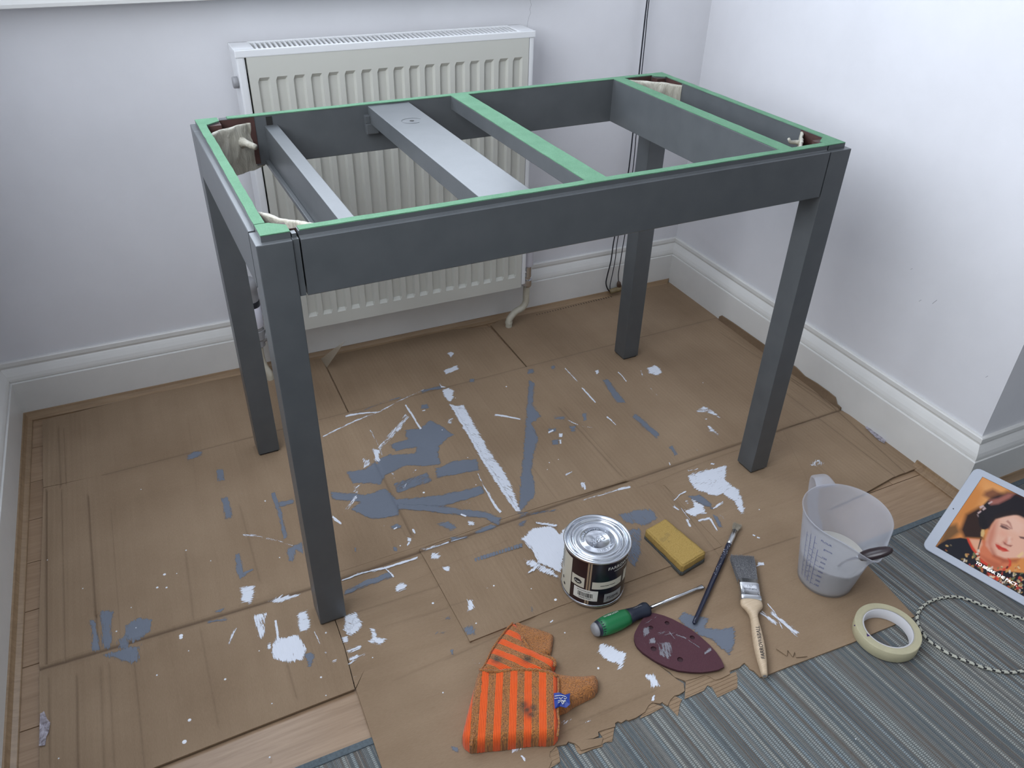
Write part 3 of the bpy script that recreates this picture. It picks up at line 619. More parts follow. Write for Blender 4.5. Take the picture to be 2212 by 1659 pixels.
# --- white
wl=[('6',[(1075,568),(1110,575),(1240,790),(1360,1000),(1500,1215),(1600,1380),(1635,1415),(1600,1418),(1465,1222),(1330,1005),(1210,795),(1120,645)],0,-1.1),
 ('6',[(1085,575),(1190,570),(1290,750),(1395,930),(1490,1060),(1560,1180),(1620,1330),(1635,1410),(1610,1415),(1480,1220),(1340,1000),(1220,790),(1130,640)],.32,-1.1),
 ('6',[(1018,450),(1060,440),(1105,460),(1105,500),(1078,545),(1040,510)],0,0),('6',[(990,395),(1010,420),(1045,430),(1005,432)],.1,0),('6',[(1030,300),(1045,328),(1140,285),(1130,258),(1070,280)],0,.3),('6',[(1060,160),(1085,150),(1108,165),(1085,188)],0,0),
 ('6',[(460,920),(520,930),(515,1020),(480,1015)],.15,PI/2),('6',[(360,980),(440,1000),(460,1050),(380,1090)],.55,.8),('6',[(1040,670),(1130,670),(1100,730),(1060,740)],.6,.3),
 ('6',[(300,1205),(390,1200),(340,1290),(290,1270)],.55,.6),('6',[(590,1100),(640,1110),(650,1200)],.5,-1),('6',[(790,1090),(840,1065),(780,1130),(720,1240),(690,1240)],.55,1),
 ('6',[(1945,800),(1975,800),(1970,825),(1948,825)],0,0),('6',[(1945,850),(1965,848),(1962,880),(1952,880)],.1,0),('6',[(1220,1500),(1260,1495),(1275,1530),(1225,1530)],.1,0),('6',[(735,1630),(770,1630),(765,1659),(745,1659)],.1,0),
 ('6',[(2120,1190),(2145,1190),(2140,1215),(2130,1230)],0,0),('6',[(1160,1330),(1250,1330),(1260,1370),(1170,1380)],.75,.3),
 ('1',[(95,440),(200,350),(330,340),(400,400),(450,350),(440,540),(400,700),(330,660),(230,620),(180,520)],0,PI/2),('1',[(100,590),(190,600),(350,680),(420,760),(300,730),(130,650)],.4,.5),('1',[(195,295),(300,310),(380,325),(375,345),(210,315)],.2,0),('1',[(135,715),(190,675),(240,630),(200,690)],.0,.8),
 ('8',[(990,560),(1080,530),(1190,500),(1380,460),(1370,540),(1360,600),(1420,650),(1490,700),(1530,780),(1545,930),(1500,940),(1440,820),(1330,740),(1290,770),(1180,740),(1050,690),(1010,620)],.27,.15),
 ('8',[(1040,790),(1140,850),(1170,920),(1050,960),(970,900),(1060,870)],.05,0),('8',[(955,790),(1010,790),(1030,850),(960,840)],.5,0),('8',[(990,510),(1110,490),(1100,510),(1000,530)],.4,.2),('8',[(1210,440),(1260,445),(1250,465),(1215,460)],.3,.2),
 ('8',[(1160,100),(1310,170),(1330,200),(1220,190)],.66,-.4),('8',[(1190,90),(1212,92),(1208,108),(1192,106)],0,0),('8',[(1160,15),(1190,15),(1190,35),(1160,35)],.4,0),('8',[(1060,280),(1120,320),(1090,350),(1060,320)],.65,0),
 ('8',[(2140,450),(2205,445),(2212,490),(2160,465)],.5,0),
 ('5',[(1540,1380),(1600,1352),(1640,1380),(1665,1420),(1620,1445),(1550,1428)],.25,0),('5',[(1128,1405),(1150,1400),(1158,1420),(1140,1432)],0,0),('5',[(1480,1400),(1500,1400),(1515,1450),(1500,1465)],.5,0),
 ('9',[(0,1045),(60,1015),(120,1040),(180,1090),(175,1105),(90,1065),(20,1062)],.42,-.3),('9',[(85,1150),(110,1150),(180,1210),(170,1225),(100,1190)],.5,-.6),('9',[(760,1400),(830,1365),(885,1405),(840,1435),(800,1425)],.6,.6),
 ('7',[(1415,600),(1500,588),(1490,650),(1480,690),(1420,685)],.12,0),('7',[(1570,670),(1640,640),(1765,628),(1770,645),(1650,690),(1600,690)],.28,.3),('7',[(1480,760),(1590,730),(1560,900),(1520,912)],.45,PI/2),('7',[(1750,740),(1812,728),(1832,830),(1805,858),(1755,860)],.3,0),
 ('7',[(1600,960),(1620,905),(1750,880),(1800,960),(1780,1020),(1700,1040),(1610,1005)],.05,PI/2),('7',[(1570,925),(1600,920),(1595,960),(1575,965)],.2,0),('7',[(2020,760),(2100,735),(2140,830),(2070,890),(2020,850)],.3,-.8),('7',[(2010,890),(2050,880),(2050,930),(2020,920)],.1,0),
 ('7',[(2040,1015),(2100,990),(2170,985),(2100,1020),(2060,1040)],.45,.2),('7',[(1940,1020),(1990,1015),(1985,1045),(1950,1040)],.4,0),('7',[(1900,970),(1935,975),(1915,995)],.5,0),
 ('10',[(900,1130),(960,1120),(990,1200),(1055,1215),(1010,1280),(940,1250),(900,1240),(930,1190)],.3,-.6),('10',[(1125,800),(1160,770),(1215,785),(1200,820),(1130,835)],.05,0),('10',[(1700,920),(1740,920),(1750,990),(1690,1020),(1700,970)],.2,PI/2),('10',[(1500,660),(1550,655),(1555,690),(1520,695)],.05,0),
 ('10',[(1395,530),(1490,540),(1480,600),(1400,605)],.45,.4),('10',[(735,1180),(860,1060),(830,1020),(770,1050)],.4,-.8),('10',[(700,1050),(740,1130),(780,1170),(730,1190)],.3,-1),
 ('12',[(610,240),(650,238),(740,275),(845,318),(850,345),(820,400),(800,465),(755,470),(780,420),(700,400),(620,350),(600,300)],.24,.3),('12',[(990,512),(1080,502),(1130,600),(1060,620),(1040,560)],.15,1),('12',[(1050,735),(1062,690),(1085,675),(1080,720)],.1,1),
 ('14',[(690,1340),(890,1300),(870,1370),(830,1390),(760,1400)],.5,.6),('14',[(1150,1120),(1265,1075),(1240,1150),(1150,1200)],.62,.5),('14',[(1330,1140),(1400,1110),(1390,1140),(1340,1160)],.5,.5),('14',[(820,1410),(845,1405),(878,1455),(855,1458)],.3,-1),('14',[(360,640),(520,640),(520,710),(440,700)],.72,.4)]
for z,p_,dry,a in wl:
    s2=(z in('12','14')) or (z=='7' and min(q[0] for q in p_)>1890) or (z=='10' and (min(q[1] for q in p_)>1000 or (max(q[0] for q in p_)<1300 and min(q[0] for q in p_)>690)))
    S(z,'W',p_,None,dry,a,S2 if s2 else box1,feather=.006)
for z,p_,w_,dry,w1 in [('6',[(245,662),(300,648),(400,634),(515,628)],14,.1,10),('6',[(65,825),(200,755),(330,695),(520,622),(700,525),(870,450)],15,.28,8),('6',[(722,570),(780,660),(845,765)],16,.15,18),('6',[(745,650),(640,780),(500,930)],70,.55,50),('6',[(440,770),(500,880),(540,980)],30,.6,30),
    ('6',[(1435,648),(1540,665),(1640,686)],14,.12,12),('6',[(1297,1122),(1370,1260),(1440,1380),(1480,1430)],8,.1,22),('6',[(150,1482),(212,1520)],8,0,18),('6',[(340,1290),(200,1465)],60,.66,40),('6',[(630,1562),(655,1548)],10,0,10),('6',[(1165,1442),(1205,1462)],14,.1,14),('6',[(780,1560),(800,1600)],24,.3,24),
    ('6',[(520,1590),(590,1460)],60,.78,40),('6',[(2130,437),(2212,530)],8,.1,8),('6',[(2010,690),(2120,740),(2212,752)],12,.35,8),('6',[(1860,790),(1900,772)],12,.05,12),('6',[(1995,1130),(2055,1100)],22,.5,12),('6',[(855,618),(880,615)],8,0,8),('6',[(1145,870),(1110,960)],26,.75,20),
    ('1',[(570,120),(780,60),(960,10)],26,.58,22),('8',[(865,805),(930,740),(985,715)],12,.2,18),('8',[(860,860),(915,900)],26,.2,18),('8',[(985,985),(1020,1055)],24,.12,26),('8',[(1095,1000),(1210,968)],26,.22,26),('8',[(1212,975),(1250,1040),(1282,1095)],22,.25,12),('8',[(1240,880),(1340,812)],16,.2,26),('8',[(930,870),(1020,990)],12,.4,12),
    ('8',[(1280,930),(1370,990)],60,.74,40),('8',[(0,808),(150,765),(330,712)],14,.42,12),('8',[(330,705),(450,682)],20,.05,24),('8',[(222,0),(260,30),(310,80)],14,.1,6),('8',[(0,640),(20,700)],18,.1,18),('8',[(820,440),(830,460)],10,.1,10),('8',[(1620,1132),(1640,1140)],9,0,9),('8',[(1660,1155),(1685,1160)],11,0,11),('8',[(1672,1395),(1722,1414)],12,0,12),
    ('5',[(885,1385),(930,1430),(985,1490)],9,.15,5),('5',[(1310,1415),(1340,1445),(1375,1490)],9,.1,6),('5',[(1020,1540),(1070,1590),(1130,1659)],8,.1,8),('5',[(1530,1490),(1580,1560),(1640,1620)],5,.4,5),
    ('7',[(1620,790),(1630,850),(1640,920)],16,.15,20),('7',[(1345,940),(1370,870),(1400,825)],26,.5,22),('7',[(1845,850),(1890,945)],30,.5,26),('7',[(2040,975),(2130,945)],30,.22,30),('7',[(1425,290),(1500,290),(1560,305)],18,.4,14),('7',[(1560,305),(1640,325),(1725,352)],8,.25,6),('7',[(1405,50),(1500,20)],14,.75,10),
    ('10',[(690,752),(850,690),(1050,650),(1300,572)],22,.18,18),('10',[(1042,655),(1110,725)],12,.15,16),('10',[(1330,515),(1440,480),(1560,440)],34,.42,30),('10',[(1560,440),(1700,400)],10,.3,10),('10',[(1235,440),(1215,480)],34,.35,24),('10',[(620,245),(690,300)],16,.05,14),('10',[(1630,550),(1665,690)],8,.35,5),('10',[(735,1430),(890,1330)],30,.6,26),('10',[(1900,800),(1820,850)],6,.5,4),('10',[(1720,1370),(1810,1440)],40,.72,30),('10',[(790,1520),(830,1510)],12,.3,8),
    ('13',[(655,330),(760,410)],26,.35,18),('13',[(720,330),(800,400),(885,468)],26,.3,34),('13',[(700,285),(740,330),(790,430)],6,.1,6),('13',[(645,50),(680,48)],8,0,12),('2',[(120,990),(180,970)],8,.2,12),('14',[(545,95),(615,65)],6,.5,4),('14',[(1065,350),(1085,335)],6,.1,6)]:
    s2=(z=='13') or (z=='2') or (z=='10' and p_[0][1]>1300) or (z=='7' and p_[0][0]>1900) or (z=='14')
    S(z,'W',p_,w_,dry,w1=w1,par=S2 if s2 else box1,feather=.006)
# pin-head drops
drops=[('7',968,520,7),('7',925,597,6),('7',980,597,5),('7',1095,377,4),('7',1065,880,9),('7',1065,892,8),('7',1115,1377,7),('7',1085,1505,9),('7',923,1113,4),('7',1325,1137,5),('7',1560,87,4),('7',1040,515,3),('7',487,603,3),('7',1240,440,3),('7',1525,970,3),('7',1110,970,3),('7',1918,1232,3),('7',1600,1280,3),('7',1587,1596,4),('7',1888,1125,4),('7',685,855,4),('7',800,835,3),('7',772,715,3),('7',1645,420,3),('7',830,20,3),('7',345,1603,3),('7',278,432,3),
 ('6',868,1268,9),('6',1015,770,5),('6',1283,1207,4),('6',1218,990,4),('6',1525,425,6),('6',1868,1030,5),('6',1852,1085,3),('6',1940,1005,4),('6',1120,515,4),('5',420,1530,7),('5',1985,1500,3),('1',370,915,8),('1',443,1168,5),('1',710,1450,7),('1',840,1130,5),('10',530,1523,6),('10',1420,932,7),('10',1765,1105,5),('10',568,1168,6),('10',940,1366,4),('10',1160,475,5),('10',200,570,4),('10',85,120,5),('14',615,68,6),('14',912,92,4),('14',1105,180,9),('14',473,368,5),('14',210,908,5),('14',130,195,8),('14',1447,716,6),('13',1222,1080,2),('2',145,545,5),('2',100,745,4)]
for par,lab in ((box1,0),(S2,1)):
    bm=bmesh.new()
    for z,x,y,r in drops:
        s2=z in('13','2','14') or (z=='1' and y>900) 
        if int(s2)!=lab: continue
        x0,y0,s=Zs[z]; p=fl(x0+x/s,y0+y/s); R=max(.0011,r/s*.0011)
        zz=float(hz(np.array([[p.x,p.y]]))[0])
        lathe(bm,[(R,0),(R*.85,.0005),(R*.4,.0008),(0,.0009)],(p.x,p.y,zz),8)
    o=done('paint_drops',bm,par,plain('white_paint_drop',(.78,.8,.85),.3),True); o['kind']='stuff'
# ================================================================ TABLE FRAME
table=thing('table_frame','grey-painted wooden table base without its top, green-edged rails, standing on the cardboard','table',(0,0,0),PHI)
LZ=.7315; INS=.0088; GAP=.0022
def toT(p): 
    c,s=math.cos(-PHI),math.sin(-PHI); return Vector((p.x*c-p.y*s,p.x*s+p.y*c,p.z))
def feltpatch(bm,pts,z=H): prism(bm,pts,z-.0002,z+.0011)
for sx in (-1,1):
    for sy in (-1,1):
        bm=bmesh.new(); x0,x1=sorted((sx*TL,sx*(TL-TS))); y0,y1=sorted((sy*TD,sy*(TD-TS)))
        box(bm,x0,x1,y0,y1,.004,LZ,0,.0012)
        # raised tenon block with a cut inner corner
        ox,oy=sx*(TL-INS),sy*(TD-INS); ix,iy=sx*(TL-TS),sy*(TD-TS); ch=.020
        pts=[(ox,oy),(ix,oy),(ix,iy+sy*ch*.75),(ix+sx*ch,iy),(ox,iy)]
        prism(bm,pts,LZ-.01,H-.0006,0)
        # bare wood on the inner corner faces
        leg=done('leg',bm,table,[M_gray,M_brownw])
        for p in leg.data.polygons:
            pass
        bm=bmesh.new(); box(bm,x0+.003,x1-.003,y0+.003,y1-.003,.0,.0045); done('foot_pad',bm,leg,M_dark)
        bm=bmesh.new(); feltpatch(bm,[(p[0]*1.0,p[1]) for p in pts]); done('masking_strip',bm,leg,M_felt)
# bare brown liners inside the corners
RT_=.0222   # rail thickness incl. outer lip
ZR=.6494
def rail(axis,sgn,a0,a1,felt_segs):
    "rail along axis between a0..a1 on side sgn; outer lip lower than the inner raised edge"
    O=(TD if axis=='x' else TL)*sgn; I=O-sgn*RT_; S_=O-sgn*INS
    bm=bmesh.new()
    def B(u0,u1,v0,v1,z0,z1,mi=0,bev=0):
        v0,v1=sorted((v0,v1))
        if axis=='x': box(bm,u0,u1,v0,v1,z0,z1,mi,bev)
        else: box(bm,v0,v1,u0,u1,z0,z1,mi,bev)
    prof=[(O,ZR+.0015),(O-sgn*.0015,ZR),(I+sgn*.001,ZR),(I,ZR+.001),(I,H-.0006),(S_,H-.0006),(S_,LZ+.0015),(S_+sgn*.0012,LZ),(O-sgn*.001,LZ),(O,LZ-.001)]
    A=[];Bv=[]
    for v,z in prof:
        A.append(bm.verts.new((a0,v,z) if axis=='x' else (v,a0,z))); Bv.append(bm.verts.new((a1,v,z) if axis=='x' else (v,a1,z)))
    n=len(prof)
    for i in range(n): bm.faces.new((A[i],A[(i+1)%n],Bv[(i+1)%n],Bv[i]))
    bm.faces.new(A); bm.faces.new(Bv[::-1])
    r=done('rail',bm,table,M_gray)
    for (f0,f1) in felt_segs:
        bm=bmesh.new(); n=max(2,int((f1-f0)/.02)); a=[];b=[]
        for i in range(n+1):
            t=f0+(f1-f0)*i/n; j1=random.uniform(-.0006,.0006); j2=random.uniform(-.0007,.0007)
            a.append((t,S_-sgn*.0002+j1)); b.append((t,I+j2-sgn*.0006))
        pts=a+b[::-1]
        if axis=='y': pts=[(q[1],q[0]) for q in pts]
        a_=[bm.verts.new((p[0],p[1],H-.0004)) for p in pts]; b_=[bm.verts.new((p[0],p[1],H+.0011)) for p in pts]
        m=len(a)
        for k in range(m-1):
            bm.faces.new((b_[k],b_[k+1],b_[2*m-2-k],b_[2*m-1-k]))
        for k in range(2*m): bm.faces.new((a_[k],a_[(k+1)%(2*m)],b_[(k+1)%(2*m)],b_[k]))
        done('masking_strip',bm,r,M_felt)
    return r
XE=TL-TS; YE_=TD-TS
rail('x',-1,-XE+.0105,XE-.0035,[(-XE+.012,XE-.001)])
rail('x',1,-XE+.003,XE-.003,[(-XE+.016,XE)])
rail('y',-1,-YE_+.004,YE_-.001,[(-YE_+.002,YE_)])
rail('y',1,-YE_+.003,YE_-.003,[(-YE_,YE_)])
# recessed filler between front-left leg and front rail
bm=bmesh.new(); box(bm,-XE+.0005,-XE+.0085,-TD+.0022,-TD+.018,ZR+.0005,LZ); box(bm,-XE+.0015,-XE+.0075,-TD+INS,-TD+.02,LZ,H-.003); done('joint_filler',bm,table,M_gray)
# bare-wood liners in the four corners
for sx in (-1,1):
    for sy in (-1,1):
        bm=bmesh.new()
        a,b=sorted((sx*XE,sx*(XE-.062))); c,d=sorted((sy*(TD-RT_-.0012),sy*(TD-RT_+.0002))); box(bm,a,b,c,d,ZR+.004,H-.0015)
        a,b=sorted((sx*(TL-RT_-.0012),sx*(TL-RT_+.0002))); c,d=sorted((sy*YE_,sy*(YE_-.055))); box(bm,a,b,c,d,ZR+.004,H-.0015)
        a,b=sorted((sx*(XE-.0012),sx*(XE+.02))); c,d=sorted((sy*(YE_-.0012),sy*(YE_+.02))); box(bm,a,b,c,d,ZR+.004,H-.0025)
        done('bare_wood_corner',bm,table,M_brownw)
# cross members
IY=TD-RT_
def cross(name,x0,x1,z0,z1,felt=False,extra=None):
    bm=bmesh.new(); box(bm,x0,x1,-IY-.001,IY+.001,z0,z1,0,.0012); o=done(name,bm,table,M_gray)
    if felt:
        bm=bmesh.new(); n=26; a=[];b=[]
        for i in range(n+1):
            t=-IY-.012+(2*IY+.024)*i/n; a.append((x0+random.uniform(-.0006,.0004),t)); b.append((x1+random.uniform(-.0004,.0008),t))
        for k in range(n):
            v=[bm.verts.new((q[0],q[1],H+.0012)) for q in (a[k],b[k],b[k+1],a[k+1])]; bm.faces.new(v)
        bmesh.ops.remove_doubles(bm,verts=bm.verts,dist=1e-5); r=bmesh.ops.extrude_face_region(bm,geom=bm.faces[:]); bmesh.ops.translate(bm,verts=[v for v in r['geom'] if isinstance(v,bmesh.types.BMVert)],vec=(0,0,-.0014))
        done('masking_strip',bm,o,M_felt)
    return o
b1=cross('cross_rail',-.388,-.3645,ZR+.001,.7215)
bm=bmesh.new(); box(bm,-.3955,-.388,-IY,IY,ZR+.001,ZR+.009,0,.001); done('ledge_strip',bm,b1,M_gray)
bm=bmesh.new(); box(bm,-.3835,-.3725,IY-.0008,IY+.0004,.7205,.737); done('mortise_slot',bm,b1,M_dark)
b2=cross('centre_board',-.1905,-.1075,.7065,.7375)
bm=bmesh.new(); lathe(bm,[(0,.00025),(.0042,.00025)],(-.1465,.138,.7375),20); done('screw_hole',bm,b2,M_dark)
bm=bmesh.new(); tube(bm,[(-.1465+.016*math.cos(a)*1.2,.138+.016*math.sin(a),.7376) for a in np.linspace(.3,5.2,24)],.0005,4); done('raised_ring',bm,b2,M_gray)
bm=bmesh.new(); box(bm,-.200,-.175,IY-.014,IY+.0005,.687,.7075,0,.002); done('bearer_block',bm,b2,M_gray)
bm=bmesh.new(); box(bm,-.200,-.1905,IY-.012,IY+.0005,.7075,.722,0,.001); done('bearer_block',bm,b2,M_gray)
cross('cross_rail',-.0175,.0195,.7135,H-.0006,True)
cross('cross_rail',.3665,.3935,ZR+.0005,H-.0006,True)
# diagonal corner braces wrapped in masking paper
def brace(A,B,ztop,zbot,seed,thick=.006,roll=.0032):
    A,B=Vector((A[0],A[1],0)),Vector((B[0],B[1],0)); d=(B-A); L=d.length; d.normalize(); nn=Vector((-d.y,d.x,0))
    o=bpy.data.objects.new('corner_brace',None); COL.objects.link(o); o.parent=table
    bm=bmesh.new(); nx,nz=36,22; lay=[]
    def disp(s,z,side): return .0022*mnoise.noise(Vector((s*70,z*28+seed,side*9.1)))+.0014*mnoise.noise(Vector((s*190,z*60+seed,side*3)))
    prof=[]
    for k in range(nz+1): prof.append((zbot+(ztop-zbot)*k/nz,-thick/2))
    for k in range(1,6):
        a=PI-PI*k/6; prof.append((ztop+roll*math.sin(a),thick/2*math.cos(a)))
    for k in range(nz+1): prof.append((ztop-(ztop-zbot)*k/nz,thick/2))
    g=[]
    for i in range(nx+1):
        s=L*i/nx; row=[]
        zj=.0035*mnoise.noise(Vector((s*30,seed,0)))
        for z,t in prof:
            row.append(bm.verts.new(A+d*s+nn*(t+disp(s,z,t*50))+Vector((0,0,z+zj))))
        g.append(row)
    for a,b in zip(g,g[1:]):
        for k in range(len(a)-1): bm.faces.new((a[k],b[k],b[k+1],a[k+1]))
    done('paper_wrap',bm,o,M_wrap,True)
    return A,d,nn,L,o
def tp(u,v,z): p=toT(fl(u,v,z)); return (p.x,p.y)
brace(tp(552,458,.735),tp(692,484,.735),.731,.652,1.3)
A,d,nn,L,br=brace(tp(452,288,.733),tp(554,255,.733),.729,.646,4.7)
# wrapped bolt sticking out of the back-left brace
c=A+d*L*.60+Vector((0,0,.700)); sgn=-1
out=-nn if (-nn).dot(Vector((1,-1,0)))>0 else nn
bm=bmesh.new(); tube(bm,[c-out*.003,c+out*.008+Vector((0,0,.001)),c+out*.014,c+out*.024-Vector((0,0,.002)),c+out*.034-Vector((0,0,.003))],[.013,.0075,.0065,.0058,.0052],10)
for v in bm.verts: v.co+=Vector((mnoise.noise(v.co*160),mnoise.noise(v.co*160+Vector((5,0,0))),mnoise.noise(v.co*160+Vector((0,9,0)))))*.0012
done('wrapped_bolt',bm,br,M_wrap,True)
brace(tp(1352,172,.735),tp(1474,184,.735),.733,.655,9.1)
A,d,nn,L,br=brace(tp(1734,281,.733),tp(1728,322,.733),.733,.655,12.2)
c=A+d*L*.55+Vector((0,0,.728)); bm=bmesh.new()
tube(bm,[c,c+Vector((-.010,.002,.002)),c+Vector((-.022,.004,.003)),c+Vector((-.028,.003,.010))],[.006,.004,.003,.0025],8); done('wrapped_bolt',bm,br,M_wrap,True)
# ================================================================ BLIND CORD
cord=thing('blind_cord','thin black blind cords hanging down the back wall to toggles near the floor','blind cord')
def cordpath(pts,r=.0016,y=YW-.022):
    q=[onY(u,v,y if len(k)==0 else k[0]) for u,v,*k in pts]
    if pts[0][1]<0: q=[Vector((q[1].x+.012,q[1].y,2.2)),Vector((q[1].x+.010,q[1].y,1.6)),Vector((q[1].x+.005,q[1].y,1.1))]+q[1:]
    bm=bmesh.new(); tube(bm,spline(q,5),r,6); done('cord',bm,cord,M_black,True); return q
yb=YW-.030
cordpath([(1408,-110),(1398,0),(1389,80),(1381,155),(1369,270),(1357,375),(1342,455),(1327,515,yb),(1320,562,yb),(1312,595,yb),(1309,612,yb),(1313,625,yb),(1318,630,yb)],.0019)
cordpath([(1411,-110),(1402,0),(1394,80),(1386,160),(1376,270),(1366,375),(1350,455),(1335,513,yb),(1329,560,yb),(1323,592,yb),(1318,615,yb),(1318,629,yb)],.0013)
cordpath([(1384,270),(1374,360),(1362,450),(1349,512,yb),(1341,560,yb),(1336,590,yb),(1336,608,yb)],.0014)
M_tog=plain('brass_wood_toggle',(.20,.15,.075),.45)
bm=bmesh.new(); a=onY(1318,630,yb-.004); b=onY(1345,622,yb-.004); tube(bm,[a,a.lerp(b,.45),a.lerp(b,.5),a.lerp(b,.55),b],[.0075,.0085,.0072,.0085,.0075],14); done('toggle',bm,cord,M_tog,True)
bm=bmesh.new(); a=onY(1336,608,yb-.002); tube(bm,[a,a+Vector((.002,0,-.006)),a+Vector((.004,0,-.016)),a+Vector((.005,0,-.024))],[.003,.0065,.0075,.004],12); done('toggle',bm,cord,plain('brown_toggle',(.07,.04,.025),.5),True)
# ================================================================ PAINT CAN
CAx,CAy,CZb=-.0157,-.4082,.0042; RC=.0590; HC=.118; A0=math.atan2(CY-CAy,CX-CAx)
can=thing('paint_can','closed tin of paint with shiny metal lid and dark maroon label beside the sponge','paint can',(CAx,CAy,CZb))
M_can=plain('can_label_dark',(.022,.008,.012),.28); M_navy=plain('can_label_navy',(.008,.009,.018),.25); M_cream=plain('can_label_cream',(.62,.60,.50),.4); M_tan=plain('can_stripe_tan',(.33,.24,.16),.4); M_lid=plain('lid_metal',(.66,.69,.74),.22,1)
M_ink=plain('dark_ink',(.02,.02,.025),.5); M_lw=plain('label_white',(.75,.75,.70),.4)
bm=bmesh.new(); lathe(bm,[(0,.002),(RC-.003,.002),(RC-.001,.0),(RC+.0012,.0008),(RC+.0012,.0035),(RC-.0005,.005)],n=72,mi=1); lathe(bm,[(RC-.0005,.005),(RC-.0005,HC-.006)],n=72); lathe(bm,[(RC-.0005,HC-.006),(RC+.0022,HC-.004),(RC+.0030,HC-.001),(RC+.0020,HC+.0008),(RC-.001,HC+.0006),(RC-.0035,HC-.003)],n=72,mi=1)
done('tin_body',bm,can,[M_can,M_lid],True)
lid=None
bm=bmesh.new(); lathe(bm,[(RC-.0035,HC-.003),(RC-.0050,HC-.0065),(RC-.0065,HC-.0005),(RC-.0085,HC+.0014),(RC-.0105,HC-.0002),(RC-.0118,HC-.0045),(RC-.0150,HC-.0048),(RC-.0160,HC-.0028),(RC-.0185,HC-.0025),(.0335,HC-.0030),(.0328,HC-.0036),(.0320,HC-.0030),(.0232,HC-.0030),(.0226,HC-.0023),(.0219,HC-.0030),(0,HC-.0030)],n=72); lid=done('lid',bm,can,M_lid,True)
ZL=HC-.0030; LA=math.radians(-79)  # direction the logo's top points to
def onlid(s,size,r,a_mid,parent=lid,spacing=1.1,depth=.0009,flat=False):
    me=text_mesh(s,size,depth,spacing=spacing)
    def fn(c):
        if flat:
            x,y=c.x,c.y+r; a=LA-PI/2; return Vector((x*math.cos(a)-y*math.sin(a),x*math.sin(a)+y*math.cos(a),ZL+c.z+depth/2))
        rr=r+c.y; a=a_mid-c.x/r; return Vector((rr*math.cos(a),rr*math.sin(a),ZL+c.z+depth/2))
    map_mesh(me,fn); o=link('embossed_lettering',me,parent,M_lid); return o
onlid('FARROW & BALL',.0068,.0275,LA+.25); onlid('DORSET ENGLAND',.0062,.0275,LA+PI+.15)
onlid('F&B',.0185,0,0,flat=True,spacing=.95)
bm=bmesh.new()
for a in (LA+1.85,LA-1.5): lathe(bm,[(.0012,0),(.0008,.0006),(0,.0007)],(.0275*math.cos(a),.0275*math.sin(a),ZL),8)
x0=Matrix.Rotation(LA-PI/2,3,'Z'); 
for q in ((-.008,-.0125),( .004,-.0125)):
    pass
done('embossed_dot',bm,lid,M_lid,True)
def cyl(th,z,off=.0): a=A0+math.radians(th); r=RC-.0005+off; return Vector((r*math.cos(a),r*math.sin(a),z))
def cpatch(name,t0,t1,z0,z1,mat,off=.0003,parent=can,slant=0):
    bm=bmesh.new(); n=max(2,int(abs(t1-t0)/3)); a=[];b=[]
    for i in range(n+1):
        t=t0+(t1-t0)*i/n; a.append(bm.verts.new(cyl(t,z0,off))); b.append(bm.verts.new(cyl(t+slant,z1,off)))
    for i in range(n): bm.faces.new((a[i],a[i+1],b[i+1],b[i]))
    return done(name,bm,parent,mat,True)
def ctext(s,size,t,z,mat,off=.0005,align='CENTER',spacing=1,rot=0,parent=can,name='printed_lettering'):
    me=text_mesh(s,size,.0002,align,spacing)
    def fn(c):
        x,y=c.x,c.y
        if rot: x,y=-y,x
        a=A0+math.radians(t)+x/RC; r=RC-.0005+off+c.z; return Vector((r*math.cos(a),r*math.sin(a),z+y))
    return link(name,map_mesh(me,fn),parent,mat)
cpatch('label_panel',-8,120,.006,.1115,M_navy,.0002)
cpatch('label_panel',-104,-42,.008,.104,M_cream,.0003); cpatch('label_panel',-40,-14,.046,.071,M_cream,.0003)
for a in (-10.5,-6.0): cpatch('label_stripe',a,a+3.2,.006,.1115,M_tan,.0004)
cpatch('label_panel',0,58,.0485,.0665,M_cream,.0005); cpatch('label_panel',64,76,.046,.076,M_cream,.0006)
cpatch('price_sticker',-33,12,.0165,.0435,M_lw,.0007); cpatch('label_panel',24,62,.012,.034,plain('label_grey',(.32,.33,.33),.4),.0006)
# barcode
bm=bmesh.new(); t=-24.
while t<3:
    w_=random.choice((.45,.7,1.1)); a=[cyl(t,.0245,.0010),cyl(t+w_,.0245,.0010),cyl(t+w_,.0355,.0010),cyl(t,.0355,.0010)]; bm.faces.new([bm.verts.new(q) for q in a]); t+=w_+random.choice((.5,.8,1.2))
o=done('barcode',bm,can,M_ink); o['kind']='stuff'
ctext('5 055020 101234',.0032,-11,.0215,M_ink,.0011); ctext('ESTATE EMULSION 750ml',.0022,-14,.0395,M_ink,.0011)
bm=bmesh.new(); cc=[cyl(-27+8*math.cos(a),.0585+.0062*math.sin(a),.0006) for a in np.linspace(0,2*PI,24,endpoint=False)]; bm.faces.new([bm.verts.new(q) for q in cc]); done('oval_badge',bm,can,M_ink); ctext('Primer',.0045,-27,.058,M_lw,.0009)
ctext('FARROW & BALL',.0102,25,.0985,M_lw,.0006,'LEFT'); ctext('MANUFACTURERS OF PAINT',.0026,38,.0895,M_lw,.0006,'LEFT')
ctext('Estate Modern Emulsion',.0030,29,.0570,M_ink,.0008); ctext('750ML',.0105,42,.022,M_ink,.0009)
for i in range(12): ctext('rninuoirn eiuroinn'[i%5:],.0022,-74,.098-.0036*i,M_grayp,.0006)
for t,z in ((-66,.034),(-60,.022)):
    bm=bmesh.new(); bm.faces.new([bm.verts.new(cyl(t+3*math.cos(a),z+.0032*math.sin(a),.0006)) for a in np.linspace(0,2*PI,16,endpoint=False)]); done('round_symbol',bm,can,M_ink)
